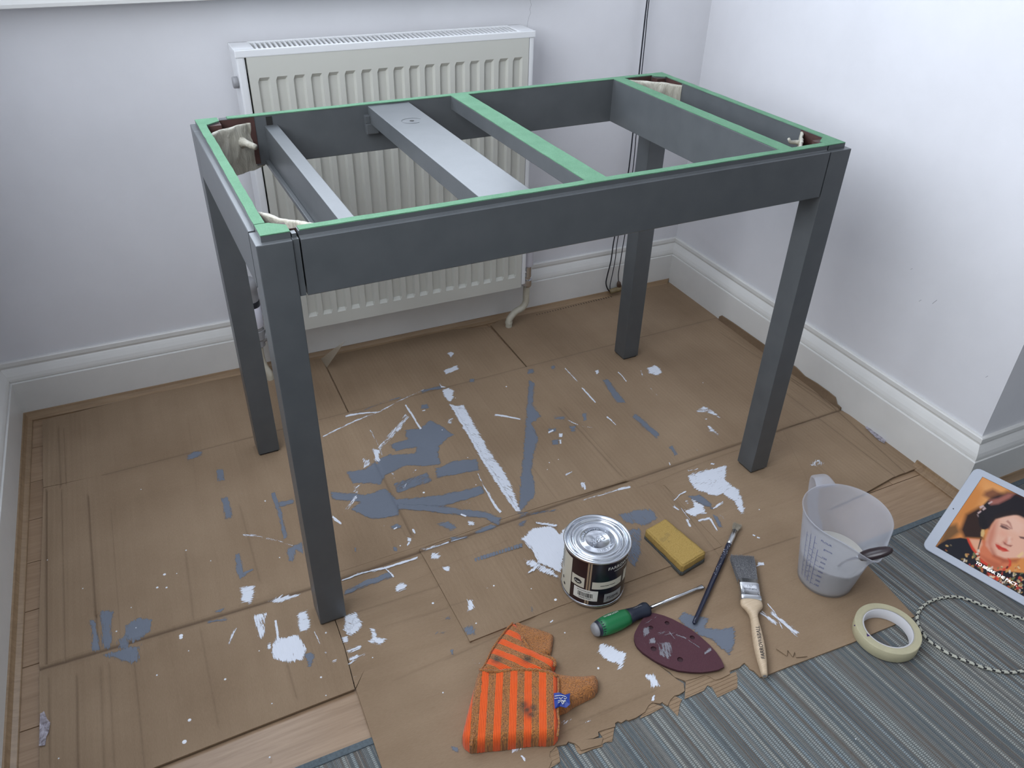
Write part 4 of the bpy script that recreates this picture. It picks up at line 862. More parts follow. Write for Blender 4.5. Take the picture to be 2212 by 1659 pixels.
bm=bmesh.new(); bm.faces.new([bm.verts.new(cyl(t,z,.0006)) for t,z in ((-80,.030),(-76,.030),(-78,.037))]); done('triangle_symbol',bm,can,M_ink)
# ================================================================ SANDING SPONGE
def rounded_block(name,px,ztop,zbot,parent,mat,seed,amp=.0008,inset=0):
    T_=[fl(u,v,ztop) for u,v in px]; bm=bmesh.new(); n=10; m=22; V={}
    c=sum(T_,Vector())/4; T_=[c+(p-c)*(1-inset) for p in T_]
    def pt(i,j,k):
        a,b=i/m,j/n; p=T_[0].lerp(T_[1],a).lerp(T_[3].lerp(T_[2],a),b); z=zbot+(ztop-zbot)*k
        return Vector((p.x,p.y,z))
    K=4; key={}
    def vv(i,j,k):
        if (i,j,k) not in key:
            p=pt(i,j,k/K); p+=Vector((mnoise.noise(p*70+Vector((seed,0,0))),mnoise.noise(p*70+Vector((0,seed,0))),mnoise.noise(p*50+Vector((0,0,seed)))))*amp
            key[(i,j,k)]=bm.verts.new(p)
        return key[(i,j,k)]
    for i in range(m):
        for j in range(n):
            bm.faces.new((vv(i,j,K),vv(i+1,j,K),vv(i+1,j+1,K),vv(i,j+1,K))); bm.faces.new((vv(i,j,0),vv(i,j+1,0),vv(i+1,j+1,0),vv(i+1,j,0)))
    for k in range(K):
        for i in range(m):
            bm.faces.new((vv(i,0,k),vv(i+1,0,k),vv(i+1,0,k+1),vv(i,0,k+1))); bm.faces.new((vv(i,n,k),vv(i,n,k+1),vv(i+1,n,k+1),vv(i+1,n,k)))
        for j in range(n):
            bm.faces.new((vv(0,j,k),vv(0,j,k+1),vv(0,j+1,k+1),vv(0,j+1,k))); bm.faces.new((vv(m,j,k),vv(m,j+1,k),vv(m,j+1,k+1),vv(m,j,k+1)))
    bmesh.ops.recalc_face_normals(bm,faces=bm.faces)
    es=[e for e in bm.edges if len(e.link_faces)==2 and e.calc_face_angle(0)>.9]; bmesh.ops.bevel(bm,geom=es,offset=.0022,segments=3,affect='EDGES')
    return done(name,bm,parent,mat,True)
def foam():
    t=NT('yellow_foam'); c=t.coord(); n=t.noise(420,3,.6,c); n2=t.noise(28,4,.65,c)
    col=t.ramp(n,[(.3,(.35,.225,.055)),(.65,(.47,.315,.095))]); z=t.n('ShaderNodeSeparateXYZ',{0:c}).outputs[2]
    col=t.mix(t.math('MULTIPLY',t.math('GREATER_THAN',n2,.60),.25),col,(.16,.12,.06)); t.P('Base Color',col); t.P('Roughness',.9); t.bump(n,.8,.0015); return t.m
spg=thing('sanding_sponge','rectangular yellow foam sanding sponge with dark grey abrasive underside','sponge')
spx=[(1394.5,1145),(1437.5,1119),(1525.5,1193),(1474,1222)]
spx=[(1394,1144),(1475,1223),(1526,1192),(1438,1119)]
ZS=.0285
rounded_block('foam_block',spx,ZS,.0085,spg,foam(),3.)
sbase=[(p.x,p.y) for p in (fl(u,v,ZS) for u,v in spx)]
o=rounded_block('abrasive_layer',spx,ZS,.0085,spg,plain('abrasive_dark_grey',(.085,.09,.085),.95,nz=.4,nscale=500,bump=.8,bscale=700),8.); 
for v in o.data.vertices: v.co.z=.0008+(v.co.z-.0085)*(.0105/(ZS-.0085)); 
cx_=sum(q[0] for q in sbase)/4; cy_=sum(q[1] for q in sbase)/4
for v in o.data.vertices: v.co.x=cx_+(v.co.x-cx_)*1.012; v.co.y=cy_+(v.co.y-cy_)*1.012
# ================================================================ LONG TOOLS (lofted along an axis)
def loft(name,secs,parent,mat,n=20,smooth=True,p=2.0,mi=0):
    "secs: (centre, side vector, up vector) superellipse sections"
    bm=bmesh.new(); R=[]
    for c,s,u in secs:
        ring=[]
        for k in range(n):
            a=2*PI*k/n; ca,sa=math.cos(a),math.sin(a); e=2/p
            ring.append(bm.verts.new(c+s*(math.copysign(abs(ca)**e,ca))+u*(math.copysign(abs(sa)**e,sa))))
        R.append(ring)
    for A,B in zip(R,R[1:]):
        for k in range(n): bm.faces.new((A[k],A[(k+1)%n],B[(k+1)%n],B[k]))
    bm.faces.new(R[0][::-1]); bm.faces.new(R[-1]); return done(name,bm,parent,mat,smooth)
def axis_secs(A,B,prof,flat=1.0):
    "prof: (t along axis, half width, half thickness)"
    d=(B-A).normalized(); s=d.cross(Vector((0,0,1))).normalized(); u=s.cross(d)
    return [(A.lerp(B,t),s*w_,u*h_) for t,w_,h_ in prof]
Q1=lambda x,y,z:fl(1100+x/3.687,1050+y/3.687,z)
# screwdriver
scr=thing('screwdriver','flat-blade screwdriver with green and black handle, lying beside the paint tin','screwdriver')
A=Q1(672,1150,.0165); E_=Q1(1545,797,.0055); B=Q1(1095,965,.0125)
B=A.lerp(E_,(Vector((B.x,B.y,0))-Vector((A.x,A.y,0))).length/(Vector((E_.x,E_.y,0))-Vector((A.x,A.y,0))).length); L_=(B-A).length
M_green=plain('green_grip',(.010,.17,.055),.4); M_navyr=plain('black_blue_rubber',(.012,.018,.035),.5)
loft('end_cap',axis_secs(A,B,[(-.015,.006,.006),(0,.0105,.0105),(.035,.0125,.0125),(.05,.0128,.0128)]),scr,M_grayp)
loft('rubber_collar',axis_secs(A,B,[(.05,.0130,.0130),(.12,.0152,.0152),(.2,.0165,.0165)]),scr,M_navyr)
loft('green_handle',axis_secs(A,B,[(.10,.0147,.0147),(.2,.0168,.0168),(.33,.0176,.0176),(.46,.0172,.0170),(.56,.0155,.0152),(.62,.0145,.0142)]),scr,M_green,24)
loft('rubber_grip',axis_secs(A,B,[(.60,.0146,.0143),(.68,.0135,.0132),(.78,.0118,.0116),(.84,.0118,.0116),(.90,.0132,.0125),(.96,.0140,.0128),(1.0,.0125,.0118),(1.005,.006,.006)]),scr,M_navyr)
loft('steel_shaft',axis_secs(B,E_,[(0,.0032,.0032),(.86,.0032,.0032),(.88,.0030,.0028),(.93,.0044,.0016),(.985,.0048,.0011),(1,.0046,.0008)]),scr,M_chrome,12)
d=(B-A).normalized(); s_=d.cross(Vector((0,0,1))).normalized(); u_=s_.cross(d)
def handtext(txt,size,t,ang,r,mat,parent,A=A,d=d,s_=s_,u_=u_,L=L_,flip=1):
    me=text_mesh(txt,size,.0002)
    def fn(c):
        a=ang+c.y/r*flip; return A+d*(L*t+c.x*flip)+( -s_*math.cos(a)+u_*math.sin(a))*(r+c.z)
    return link('printed_lettering',map_mesh(me,fn),parent,mat)
handtext('OVERTON',.0065,.33,1.15,.0180,M_lw,scr); handtext('SILVERLINE',.0045,.80,1.25,.0122,M_grayp,scr)
# artist brush
ab=thing('artist_brush','slim round artist brush with glossy navy handle and silver ferrule','paint brush')
A=Q1(1470,1098,.0050); B=Q1(1820,305,.0075)
loft('handle',axis_secs(A,B,[(0,.0016,.0016),(.01,.0038,.0038),(.05,.0044,.0044),(.35,.0052,.0052),(.62,.0058,.0058),(.72,.0052,.0052),(.755,.0058,.0058),(.77,.0056,.0056),(.78,.0052,.0052)]),ab,plain('navy_lacquer',(.006,.009,.03),.12,coat=.5),16)
loft('ferrule',axis_secs(A,B,[(.775,.0056,.0056),(.80,.0054,.0054),(.86,.0056,.0054),(.93,.0062,.0042)]),ab,M_steel,16)
def bristles(name,A,B,w0,w1,th0,th1,cnt,parent,mat,r=.00035,seed=1,splay=.1):
    rr=random.Random(seed); d=(B-A); s=d.normalized().cross(Vector((0,0,1))).normalized(); u=s.cross(d.normalized()); bm=bmesh.new()
    for i in range(cnt):
        a=rr.uniform(-1,1); b=rr.uniform(-1,1); l=rr.uniform(.86,1.02)
        p0=A+s*a*w0+u*b*th0; p2=A+d*l+s*(a*w1+rr.gauss(0,splay*w1*.25))+u*b*th1; p1=p0.lerp(p2,.55)+s*rr.gauss(0,.0006)
        tube(bm,[p0,p1,p2],[r,r*.9,r*.35],3,cap=False)
    o=done(name,bm,parent,mat); o['kind']='stuff'; return o
M_hog=plain('pale_bristle',(.36,.32,.25),.7,nz=.3,nscale=300)
X1=A.lerp(B,.925); bristles('bristles',X1,B+(B-A)*.005,.0055,.0085,.0035,.003,260,ab,M_hog,.00035,3,.5)
smallp=plain('paint_speckles',(.7,.72,.8),.4)
bm=bmesh.new(); rr=random.Random(5)
for i in range(26):
    t=rr.uniform(.45,.76); c=A.lerp(B,t)+Vector((0,0,.0052)); a=rr.uniform(0,1)
    p=c+Vector((rr.uniform(-.003,.003),rr.uniform(-.003,.003),0)); 
    lathe(bm,[(.0005+.0006*a,-.0004),(.0004,.0003),(0,.0004)],p,6)
o=done('paint_specks',bm,ab,smallp); o['kind']='stuff'
# flat paint brush
pb=thing('paint_brush','wide flat paint brush with pale wooden handle and grey bristles, overhanging the torn cardboard edge','paint brush')
Zp_=.0115
bt=Q1(1850,560,Zp_+.002); fb=Q1(1900,765,Zp_); ft=Q1(1925,915,Zp_); he=Q1(2035,1512,.0105)
dirb=(he-fb).normalized()
def halfw(a,b,z): return (fl(1100+a[0]/3.687,1050+a[1]/3.687,z)-fl(1100+b[0]/3.687,1050+b[1]/3.687,z)).length/2
wf=halfw((1822,765),(1980,768),Zp_)*.98; wt=halfw((1760,560),(1940,556),Zp_)*.98
def bristlemat():
    t=NT('dark_bristle'); oi=t.coord(); n=t.noise(900,2,.6,t.mapv(oi,(1,1,1))); t.P('Base Color',t.ramp(n,[(.3,(.05,.055,.07)),(.5,(.17,.175,.19)),(.68,(.50,.48,.46))])); t.P('Roughness',.5); return t.m
bristles('bristles',fb+(fb-bt)*.04,bt,wf*.93,wt,.0075,.0045,2600,pb,bristlemat(),.00038,11,.18)
s_=dirb.cross(Vector((0,0,1))).normalized(); u_=s_.cross(dirb)
def sec(p,w_,h_): return (p,s_*w_,u_*h_)
loft('ferrule',[sec(fb-dirb*.001,wf*1.0,.0092),sec(fb+dirb*.008,wf*1.0,.0092),sec(fb+dirb*.009,wf*1.03,.0100),sec(fb+dirb*.011,wf*1.03,.0100),sec(fb+dirb*.012,wf*1.0,.0092),sec(ft-dirb*.008,wf*1.04,.0090),sec(ft-dirb*.007,wf*1.06,.0097),sec(ft-dirb*.005,wf*1.06,.0097),sec(ft-dirb*.004,wf*1.04,.0090),sec(ft+dirb*.001,wf*1.05,.0088)],pb,M_steel,36,True,5)
M_beech=wood('pale_beech',(.50,.37,.235),(.64,.50,.35),3,.45)
HL=(he-ft).length
hp=[(-.005,1.02,.0078),(.02,1.07,.0080),(.05,1.10,.0082),(.085,1.04,.0083),(.13,.72,.0085),(.18,.48,.0088),(.23,.385,.0090),(.32,.40,.0095),(.45,.475,.0105),(.58,.52,.0108),(.70,.50,.0102),(.82,.42,.0092),(.92,.33,.0078),(.98,.275,.0068),(1.0,.235,.0060)]
loft('handle',[sec(ft.lerp(he,t),wf*w_,h_) for t,w_,h_ in hp],pb,M_beech,28,True,2.3)
bm=bmesh.new(); lathe(bm,[(0,0),(.0030,0)],n=14); o=done('hanging_hole',bm,pb,M_grayp); 
o.matrix_world=Matrix.Translation(he+dirb*.0004)@dirb.to_track_quat('Z','Y').to_matrix().to_4x4()
def flattext(txt,size,c,xd,yd,mat,parent,depth=.0003,bulge=0,name='printed_lettering',spacing=1):
    me=text_mesh(txt,size,depth,spacing=spacing); nn_=xd.cross(yd).normalized()
    return link(name,map_mesh(me,lambda q:c+xd*q.x+yd*q.y+nn_*(q.z-bulge*q.y*q.y)),parent,mat)
# lettering runs along the handle (reads from the end towards the bristles)
tc_=ft.lerp(he,.62)+u_*.0109
flattext('FARROW&BALL',.0098,tc_,-dirb,-s_ if (-dirb).cross(-s_).z>0 else s_,M_ink,pb,.0003,18)
tc_=fb.lerp(ft,.5)+u_*.0094; xr_=s_ if RT.dot(s_)>0 else -s_; yr_=-dirb if xr_.cross(-dirb).z>0 else dirb
flattext('1½"\nsynthetic',.0068,tc_+yr_*.002,xr_,yr_,plain('engraved_steel',(.35,.36,.38),.5,1),pb,.0003)
bm=bmesh.new()
for q in (-.78,.78): lathe(bm,[(.0019,0),(.0014,.0008),(0,.001)],ft-dirb*.012+u_*.0090+s_*wf*q,10)
o=done('rivets',bm,pb,M_chrome)
# ================================================================ SANDING SHEET
ss=thing('sanding_sheet','maroon iron-shaped sanding sheet with punched holes and white dust scratches','sanding sheet')
out=Z(1100,1050,3.687,[(1100,1012),(1130,1009),(1170,1014),(1235,1032),(1300,1058),(1380,1100),(1450,1142),(1525,1200),(1600,1268),(1650,1325),(1685,1375),(1705,1415),(1712,1440),(1665,1462),(1600,1475),(1530,1482),(1450,1480),(1350,1468),(1290,1450),(1230,1425),(1170,1395),(1130,1370),(1065,1325),(1020,1280),(1003,1250),(994,1215),(995,1185),(1003,1160),(1030,1110),(1060,1062),(1080,1030)])
ZT=.0075
loops=[[fl(u,v,ZT) for u,v in out]]
for (x,y,rx,ry) in ((1257,1090,19,14),(1128,1127,18,12),(1458,1206,18,12),(1150,1296,20,21),(1362,1382,20,21)):
    c=fl(1100+x/3.687,1050+y/3.687,ZT); r_=.0052 if ry>15 else .0044
    loops.append([c+Vector((r_*math.cos(a),r_*math.sin(a),0)) for a in np.linspace(0,2*PI,14,endpoint=False)])
def slab(name,loops,z1,z0,parent,mat):
    bm=bmesh.new(); es=[]
    for L in loops:
        vs=[bm.verts.new((p.x,p.y,z1)) for p in L]; es+=[bm.edges.new((vs[i],vs[(i+1)%len(vs)])) for i in range(len(vs))]
    bmesh.ops.triangle_fill(bm,use_beauty=True,edges=es)
    r=bmesh.ops.extrude_face_region(bm,geom=bm.faces[:]); 
    for v in r['geom']:
        if isinstance(v,bmesh.types.BMVert): v.co.z=z0
    return done(name,bm,parent,mat)
slab('abrasive_sheet',loops,ZT,.0045,ss,plain('maroon_grit',(.075,.022,.032),.75,nz=.25,nscale=900,bump=.5,bscale=1200))
slab('backing_pad',[[Vector((p.x*.985+loops[0][0].x*.015,p.y*.985+loops[0][0].y*.015,0)) for p in loops[0]]],.0044,.0008,ss,plain('dark_backing',(.05,.022,.028),.9))
def dust(pts,w0,dry,ang=None,op=.6):
    px=Z(1100,1050,3.687,pts); a=ang if ang is not None else wang(px[0],px[-1])
    if w0: px=stroke(px,w0/3.687)
    smear_patch(ss,px,True,dry,a,.004,op,.0016,ZT,lambda P:np.full(len(P),ZT+.0001),'dust_scratch',M_dust)
M_dust=smear('white_sanding_dust',(.36,.36,.40),.8)
for p_,w_,dry,a,op in (([(1070,1140),(1110,1125),(1115,1170),(1080,1200)],None,.1,1,.6),([(1110,1220),(1160,1210),(1170,1250),(1120,1260)],None,.2,1,.7),([(1160,1240),(1300,1235),(1305,1330),(1270,1395),(1190,1350)],None,.5,1.2,.55),([(1040,1165),(1150,1150),(1270,1160)],8,.4,None,.55),([(1270,1160),(1335,1240)],8,.3,None,.6),([(1080,1100),(1190,1030)],14,.5,None,.45),
   ([(1320,1180),(1420,1220)],26,.35,None,.6),([(1420,1225),(1520,1290)],12,.45,None,.5),([(1550,1335),(1610,1300)],26,.12,None,.75),([(1500,1345),(1430,1400)],12,.5,None,.5),([(1170,1190),(1340,1160)],60,.72,None,.5),([(1205,1290),(1290,1370)],50,.55,1.3,.55),([(1000,1190),(1100,1280)],40,.7,None,.4)):
    dust(p_,w_,dry,a,op)
# ================================================================ CLEANING CLOTH
cl=thing('cleaning_cloth','folded bright orange ribbed cleaning cloth with a dark stain and small blue label','cloth')
def knit(name,c1,c2,period=.0235,duty=.5,stripes=True):
    t=NT(name); su=t.attr('su'); sv=t.attr('sv'); c=t.coord()
    cv=t.n('ShaderNodeCombineXYZ',{0:su,1:sv}).outputs[0]
    kn=t.n('ShaderNodeTexVoronoi',{'Vector':t.mapv(cv,(760,560,1)),'Scale':1.0}).outputs['Distance']
    n=t.noise(60,3,.6,c); n2=t.noise(500,2,.5,c)
    brown=t.ramp(t.math('ADD',t.math('MULTIPLY',kn,.7),t.math('MULTIPLY',n2,.5)),[(.3,(.66,.25,.05)),(.85,(.24,.09,.025))])
    rib=t.math('SINE',t.math('MULTIPLY',su,2*PI/.0026))
    ora=t.ramp(t.math('ADD',.5,t.math('MULTIPLY',rib,.35)),[(.1,(.62,.060,.003)),(.8,(.95,.135,.010))])
    if stripes:
        fr=t.math('FRACT',t.math('ADD',t.math('MULTIPLY',su,1/period),t.math('MULTIPLY',n,.06)))
        m=t.math('GREATER_THAN',fr,duty); hem=t.attr('hem'); m=t.math('MAXIMUM',m,hem)
        col=t.mix(m,ora,brown)
        h=t.math('ADD',t.math('MULTIPLY',m,t.math('MULTIPLY',kn,-1.5)),t.math('MULTIPLY',rib,.22))
    else: col=brown; h=t.math('MULTIPLY',kn,-1.5)
    stn=t.attr('stain'); sn=t.noise(160,3,.6,c); col=t.mix(t.math('MULTIPLY',stn,t.math('ADD',.35,sn),clamp=True),col,(.045,.035,.022))
    t.P('Base Color',col); t.P('Roughness',.85); t.P('Sheen Weight',.2); t.bump(h,.8,.0018); return t.m
M_knit=knit('orange_stripe_knit',0,0); M_knitb=knit('orange_terry_knit',0,0,stripes=False)
Q14=lambda pts: Z(900,1250,3.687,pts)
def pillow(name,px,ztop,z0,rad_,parent,mat,sang,period_dir=None,wob=.0012,hemw=0,seed=0,hfun=None,sfun=None,cell=.0022,stain=None,smooth_n=2):
    poly=[(p.x,p.y) for p in (fl(u,v,z0+(ztop-z0)*.55) for u,v in px)]
    xs=[q[0] for q in poly]; ys=[q[1] for q in poly]
    gx=np.arange(min(xs)-cell,max(xs)+2*cell,cell); gy=np.arange(min(ys)-cell,max(ys)+2*cell,cell); GX,GY=np.meshgrid(gx,gy)
    P=np.stack([GX.ravel(),GY.ravel()],1); sd=sdist(P,poly); nx=len(gx)
    # snap the outer ring of vertices to the outline
    ins=(sd>-cell*.75); idx=-np.ones(len(P),int); V=[]
    kk=ins.reshape(GX.shape); kk=kk[:-1,:-1]&kk[1:,:-1]&kk[:-1,1:]&kk[1:,1:]; F=[]
    for j,i in zip(*np.nonzero(kk)):
        q=[j*nx+i,j*nx+i+1,(j+1)*nx+i+1,(j+1)*nx+i]
        for k in q:
            if idx[k]<0: idx[k]=len(V); V.append(k)
        F.append([int(idx[k]) for k in q])
    V=np.array(V); PV=P[V].copy(); s=np.clip(sd[V],0,None)
    # move border verts onto polygon
    def nearest(p):
        best=None
        for i in range(len(poly)):
            a=np.array(poly[i]); b=np.array(poly[(i+1)%len(poly)]); t=np.clip((p-a)@(b-a)/((b-a)@(b-a)),0,1); q=a+(b-a)*t; dd=np.hypot(*(p-q))
            if best is None or dd<best[0]: best=(dd,q)
        return best[1]
    for k in np.nonzero(sd[V]<cell*.45)[0]:
        PV[k]=nearest(PV[k]); s[k]=0
    k=np.clip(s/rad_,0,1); prof=np.sqrt(1-(1-k)**2)
    nz_=np.array([mnoise.noise(Vector((p[0]*34,p[1]*34,seed)))+.5*mnoise.noise(Vector((p[0]*90,p[1]*90,seed+4))) for p in PV])
    top_=ztop if hfun is None else hfun(PV,ztop)
    z=z0+(top_-z0)*(.30+.70*prof)+nz_*wob*(.3+.7*k)
    n0=len(PV); cnt={}
    for f in F:
        for a,b in zip(f,f[1:]+f[:1]): cnt[(a,b)]=1
    bedge=[e for e in cnt if (e[1],e[0]) not in cnt]
    bv=sorted({v for e in bedge for v in e}); low={v:n0+i for i,v in enumerate(bv)}
    VV=[(x,y,zz) for (x,y),zz in zip(PV,z)]+[(PV[v][0]+0,PV[v][1]+0,z0) for v in bv]
    F2=F+[[b,a,low[a],low[b]] for a,b in bedge]
    me=bpy.data.meshes.new(name); me.from_pydata([tuple(map(float,q)) for q in VV],[],F2)
    allP=np.vstack([PV,PV[bv]]); alls=np.concatenate([s,np.zeros(len(bv))])
    if sfun is None: su=allP[:,0]*math.cos(sang)+allP[:,1]*math.sin(sang); sv=-allP[:,0]*math.sin(sang)+allP[:,1]*math.cos(sang)
    else: su,sv=sfun(allP)
    hem=(alls<hemw).astype(float); stn=np.zeros(len(allP))
    if stain: 
        for (x,y),R in stain: c=fl(900+x/3.687,1250+y/3.687,ztop); stn=np.maximum(stn,np.exp(-((allP[:,0]-c.x)**2+(allP[:,1]-c.y)**2)/R**2))
    for nm,val in (('su',su),('sv',sv),('hem',hem),('stain',stn)):
        a=me.attributes.new(nm,'FLOAT','POINT'); a.data.foreach_set('value',val.astype(np.float32))
    return link(name,me,parent,mat,True)
def wdir(a,b,z=.02):
    A=fl(900+a[0]/3.687,1250+a[1]/3.687,z); B=fl(900+b[0]/3.687,1250+b[1]/3.687,z); return math.atan2(B.y-A.y,B.x-A.x)
# tail (terry side) to the right
pillow('terry_fold',Q14([(1080,745),(1150,765),(1240,778),(1330,778),(1400,768),(1435,778),(1448,815),(1445,870),(1420,910),(1340,950),(1260,990),(1190,1040),(1120,1060),(1050,1000),(1040,850)]),.023,.0008,.014,cl,M_knitb,.6,seed=2,wob=.0018)
# rear terry corner
pillow('terry_fold',Q14([(790,338),(850,365),(960,400),(1050,430),(1090,450),(1085,520),(1068,600),(980,640),(860,600),(780,480)]),.012,.0008,.007,cl,M_knitb,.3,seed=5,wob=.0014)
# fan: stripes radiate diagonally
s0=wdir((560,560),(900,720)); 
pillow('striped_fold',Q14([(785,345),(820,400),(850,480),(905,550),(990,600),(1060,620),(1100,645),(1108,690),(1085,725),(1040,760),(900,770),(600,770),(505,735),(540,680),(610,540),(700,410),(750,350)]),.0195,.0008,.012,cl,M_knit,s0+PI/2,seed=9,wob=.0020,stain=[((640,640),.009),((880,640),.008)],
       hfun=lambda P,z: z*(1-.30*np.clip((P[:,1]-fl(900+900/3.687,1250+600/3.687,.02).y)/.06,0,1)))
# main body: near-vertical stripes, folded over
s1=wdir((560,1300),(590,760))
def bodyf(P):
    a=s1-PI/2; x=P[:,0]*math.cos(a)+P[:,1]*math.sin(a); y=-P[:,0]*math.sin(a)+P[:,1]*math.cos(a); return x+.0035,y
pillow('striped_fold',Q14([(500,722),(640,730),(760,722),(850,722),(960,722),(1060,735),(1118,762),(1135,800),(1132,900),(1128,1050),(1138,1150),(1130,1240),(1100,1280),(1040,1292),(940,1290),(850,1300),(700,1322),(560,1335),(430,1348),(380,1310),(356,1262),(370,1200),(400,1080),(430,960),(470,800)]),.030,.0008,.012,cl,M_knit,0,seed=14,wob=.0022,sfun=bodyf,stain=[((880,1050),.009),((855,1010),.007),((925,1030),.006),((905,1080),.007)])
def seam(pts,r,z):
    bm=bmesh.new(); q=spline([fl(900+x/3.687,1250+y/3.687,z) for x,y in pts],7); tube(bm,[p+Vector((0,0,.0006*math.sin(i*2.1))) for i,p in enumerate(q)],[r*(1+.18*math.sin(i*1.9)) for i in range(len(q))],7)
    o=done('hem',bm,cl,M_knitb,True); 
    for nm in('su','sv'):
        a=o.data.attributes.new(nm,'FLOAT','POINT'); a.data.foreach_set('value',np.array([v.co.x if nm=='su' else v.co.y for v in o.data.vertices],dtype=np.float32))
seam([(498,728),(640,740),(760,728),(850,726),(960,730),(1060,750),(1118,778)],.0028,.0295)
seam([(512,745),(505,900),(480,1080),(455,1220),(432,1335)],.0022,.0290)
seam([(1128,790),(1130,900),(1124,1050),(1134,1150),(1122,1255)],.0018,.0270)
seam([(840,470),(905,560),(990,605),(1060,628),(1098,655),(1100,700)],.0030,.0170)
seam([(765,350),(700,420),(610,545),(545,680),(508,728)],.0016,.0150)
# blue label
M_lblue=plain('label_blue',(.008,.035,.26),.5); lb=[(1092,912),(1135,905),(1180,925),(1222,912),(1218,960),(1222,1000),(1190,1028),(1140,1015),(1100,1035),(1095,980)]
bm=bmesh.new(); q=[fl(900+x/3.687,1250+y/3.687,.031+.002*math.sin(i*1.7)) for i,(x,y) in enumerate(lb)]; cc=sum(q,Vector())/len(q)+Vector((0,0,.0015)); cv=bm.verts.new(cc); vs=[bm.verts.new(p) for p in q]
for i in range(len(vs)): bm.faces.new((cv,vs[i],vs[(i+1)%len(vs)]))
r=bmesh.ops.extrude_face_region(bm,geom=bm.faces[:]); bmesh.ops.translate(bm,verts=[v for v in r['geom'] if isinstance(v,bmesh.types.BMVert)],vec=(0,0,-.0008)); lbl=done('care_label',bm,cl,M_lblue)
bm=bmesh.new()
def lpx(x,y): return fl(900+x/3.687,1250+y/3.687,.0338)
for s_ in ([(1100,935),(1150,928),(1190,940)],[(1098,955),(1125,950)],[(1132,948),(1150,955),(1165,945)],[(1172,950),(1185,958),(1195,948)],[(1125,975),(1150,965),(1175,985)],[(1125,990),(1150,975),(1165,1000)],[(1160,970),(1190,975)],[(1168,995),(1182,965)]):
    tube(bm,[lpx(*a) for a in s_],.0006,4)
o=done('printed_lettering',bm,lbl,M_lw); 
# ================================================================ MEASURING JUG
JX,JY=.4032,-.578; RB,RJ,HJ=.0501,.0765,.1715; ZJ=.0006
jug=thing('measuring_jug','translucent white plastic measuring jug with milky liquid, near the tablet','jug',(JX,JY,0))
def poly_mat():
    t=NT('translucent_polypropylene'); c=t.coord(); n=t.noise(30,3,.5,c)
    t.P('Base Color',(.74,.75,.80)); t.P('Roughness',.30); t.P('Specular IOR Level',.5)
    tr=t.n('ShaderNodeBsdfTransparent',{0:(.93,.94,.96,1)}).outputs[0]; tl=t.n('ShaderNodeBsdfTranslucent',{0:(.82,.83,.88,1)}).outputs[0]
    m1=t.n('ShaderNodeMixShader',{0:.42}); t.t.links.new(t.b.outputs[0],m1.inputs[1]); t.t.links.new(tl,m1.inputs[2])
    m2=t.n('ShaderNodeMixShader',{0:.64}); t.t.links.new(m1.outputs[0],m2.inputs[1]); t.t.links.new(tr,m2.inputs[2]); t.t.links.new(m2.outputs[0],t.out.inputs[0]); return t.m
M_jug=poly_mat()
sp_=fl(1890,1213,.168); AS=math.radians(-109); hp_=fl(1775,1037,.170); AH=math.atan2(hp_.y-JY,hp_.x-JX)
def jr(a,t):
    d=(a-AS+PI)%(2*PI)-PI; return RB+(RJ-RB)*t+.037*math.exp(-(abs(d)/.34)**1.5)*max(0,(t-.25)/.75)**1.5
def jz(a,t):
    d=(a-AS+PI)%(2*PI)-PI; return ZJ+HJ*t-(.006*math.exp(-(d/.26)**2))*(t**8)
bm=bmesh.new(); N=96; prof=[.02,.0,None]
rows=[]
def ring(t,dr,dz=0): return [bm.verts.new(((jr(2*PI*i/N,t)+dr)*math.cos(2*PI*i/N),(jr(2*PI*i/N,t)+dr)*math.sin(2*PI*i/N),jz(2*PI*i/N,t)+dz)) for i in range(N)]
seq=[(.0,-.006,0),(.0,-.002,.0006),(.012,0,0)]+[(k/14,0,0) for k in range(1,14)]+[(.985,0,0),(.988,.0022,0),(1.0,.0024,.0004),(1.004,.0010,.0008),(1.0,-.0006,.0002)]+[(k/14,-.0016,0) for k in range(13,0,-1)]+[(.03,-.002,0),(.02,-.008,0)]
R=[ring(*q) for q in seq]
for A,B in zip(R,R[1:]):
    for i in range(N): bm.faces.new((A[i],A[(i+1)%N],B[(i+1)%N],B[i]))
bm.faces.new(R[0][::-1]); bm.faces.new(R[-1])
done('jug_body',bm,jug,M_jug,True)
bm=bmesh.new(); LQ=.40; tq=[.028,.1,.2,.3,LQ]; R=[[bm.verts.new(((jr(2*PI*i/N,t)-.0019)*math.cos(2*PI*i/N),(jr(2*PI*i/N,t)-.0019)*math.sin(2*PI*i/N),jz(0,t))) for i in range(N)] for t in tq]
for A,B in zip(R,R[1:]):
    for i in range(N): bm.faces.new((A[i],A[(i+1)%N],B[(i+1)%N],B[i]))
bm.faces.new(R[0][::-1]); bm.faces.new(R[-1]); 
done('milky_liquid',bm,jug,plain('milky_liquid',(.52,.50,.45),.12))
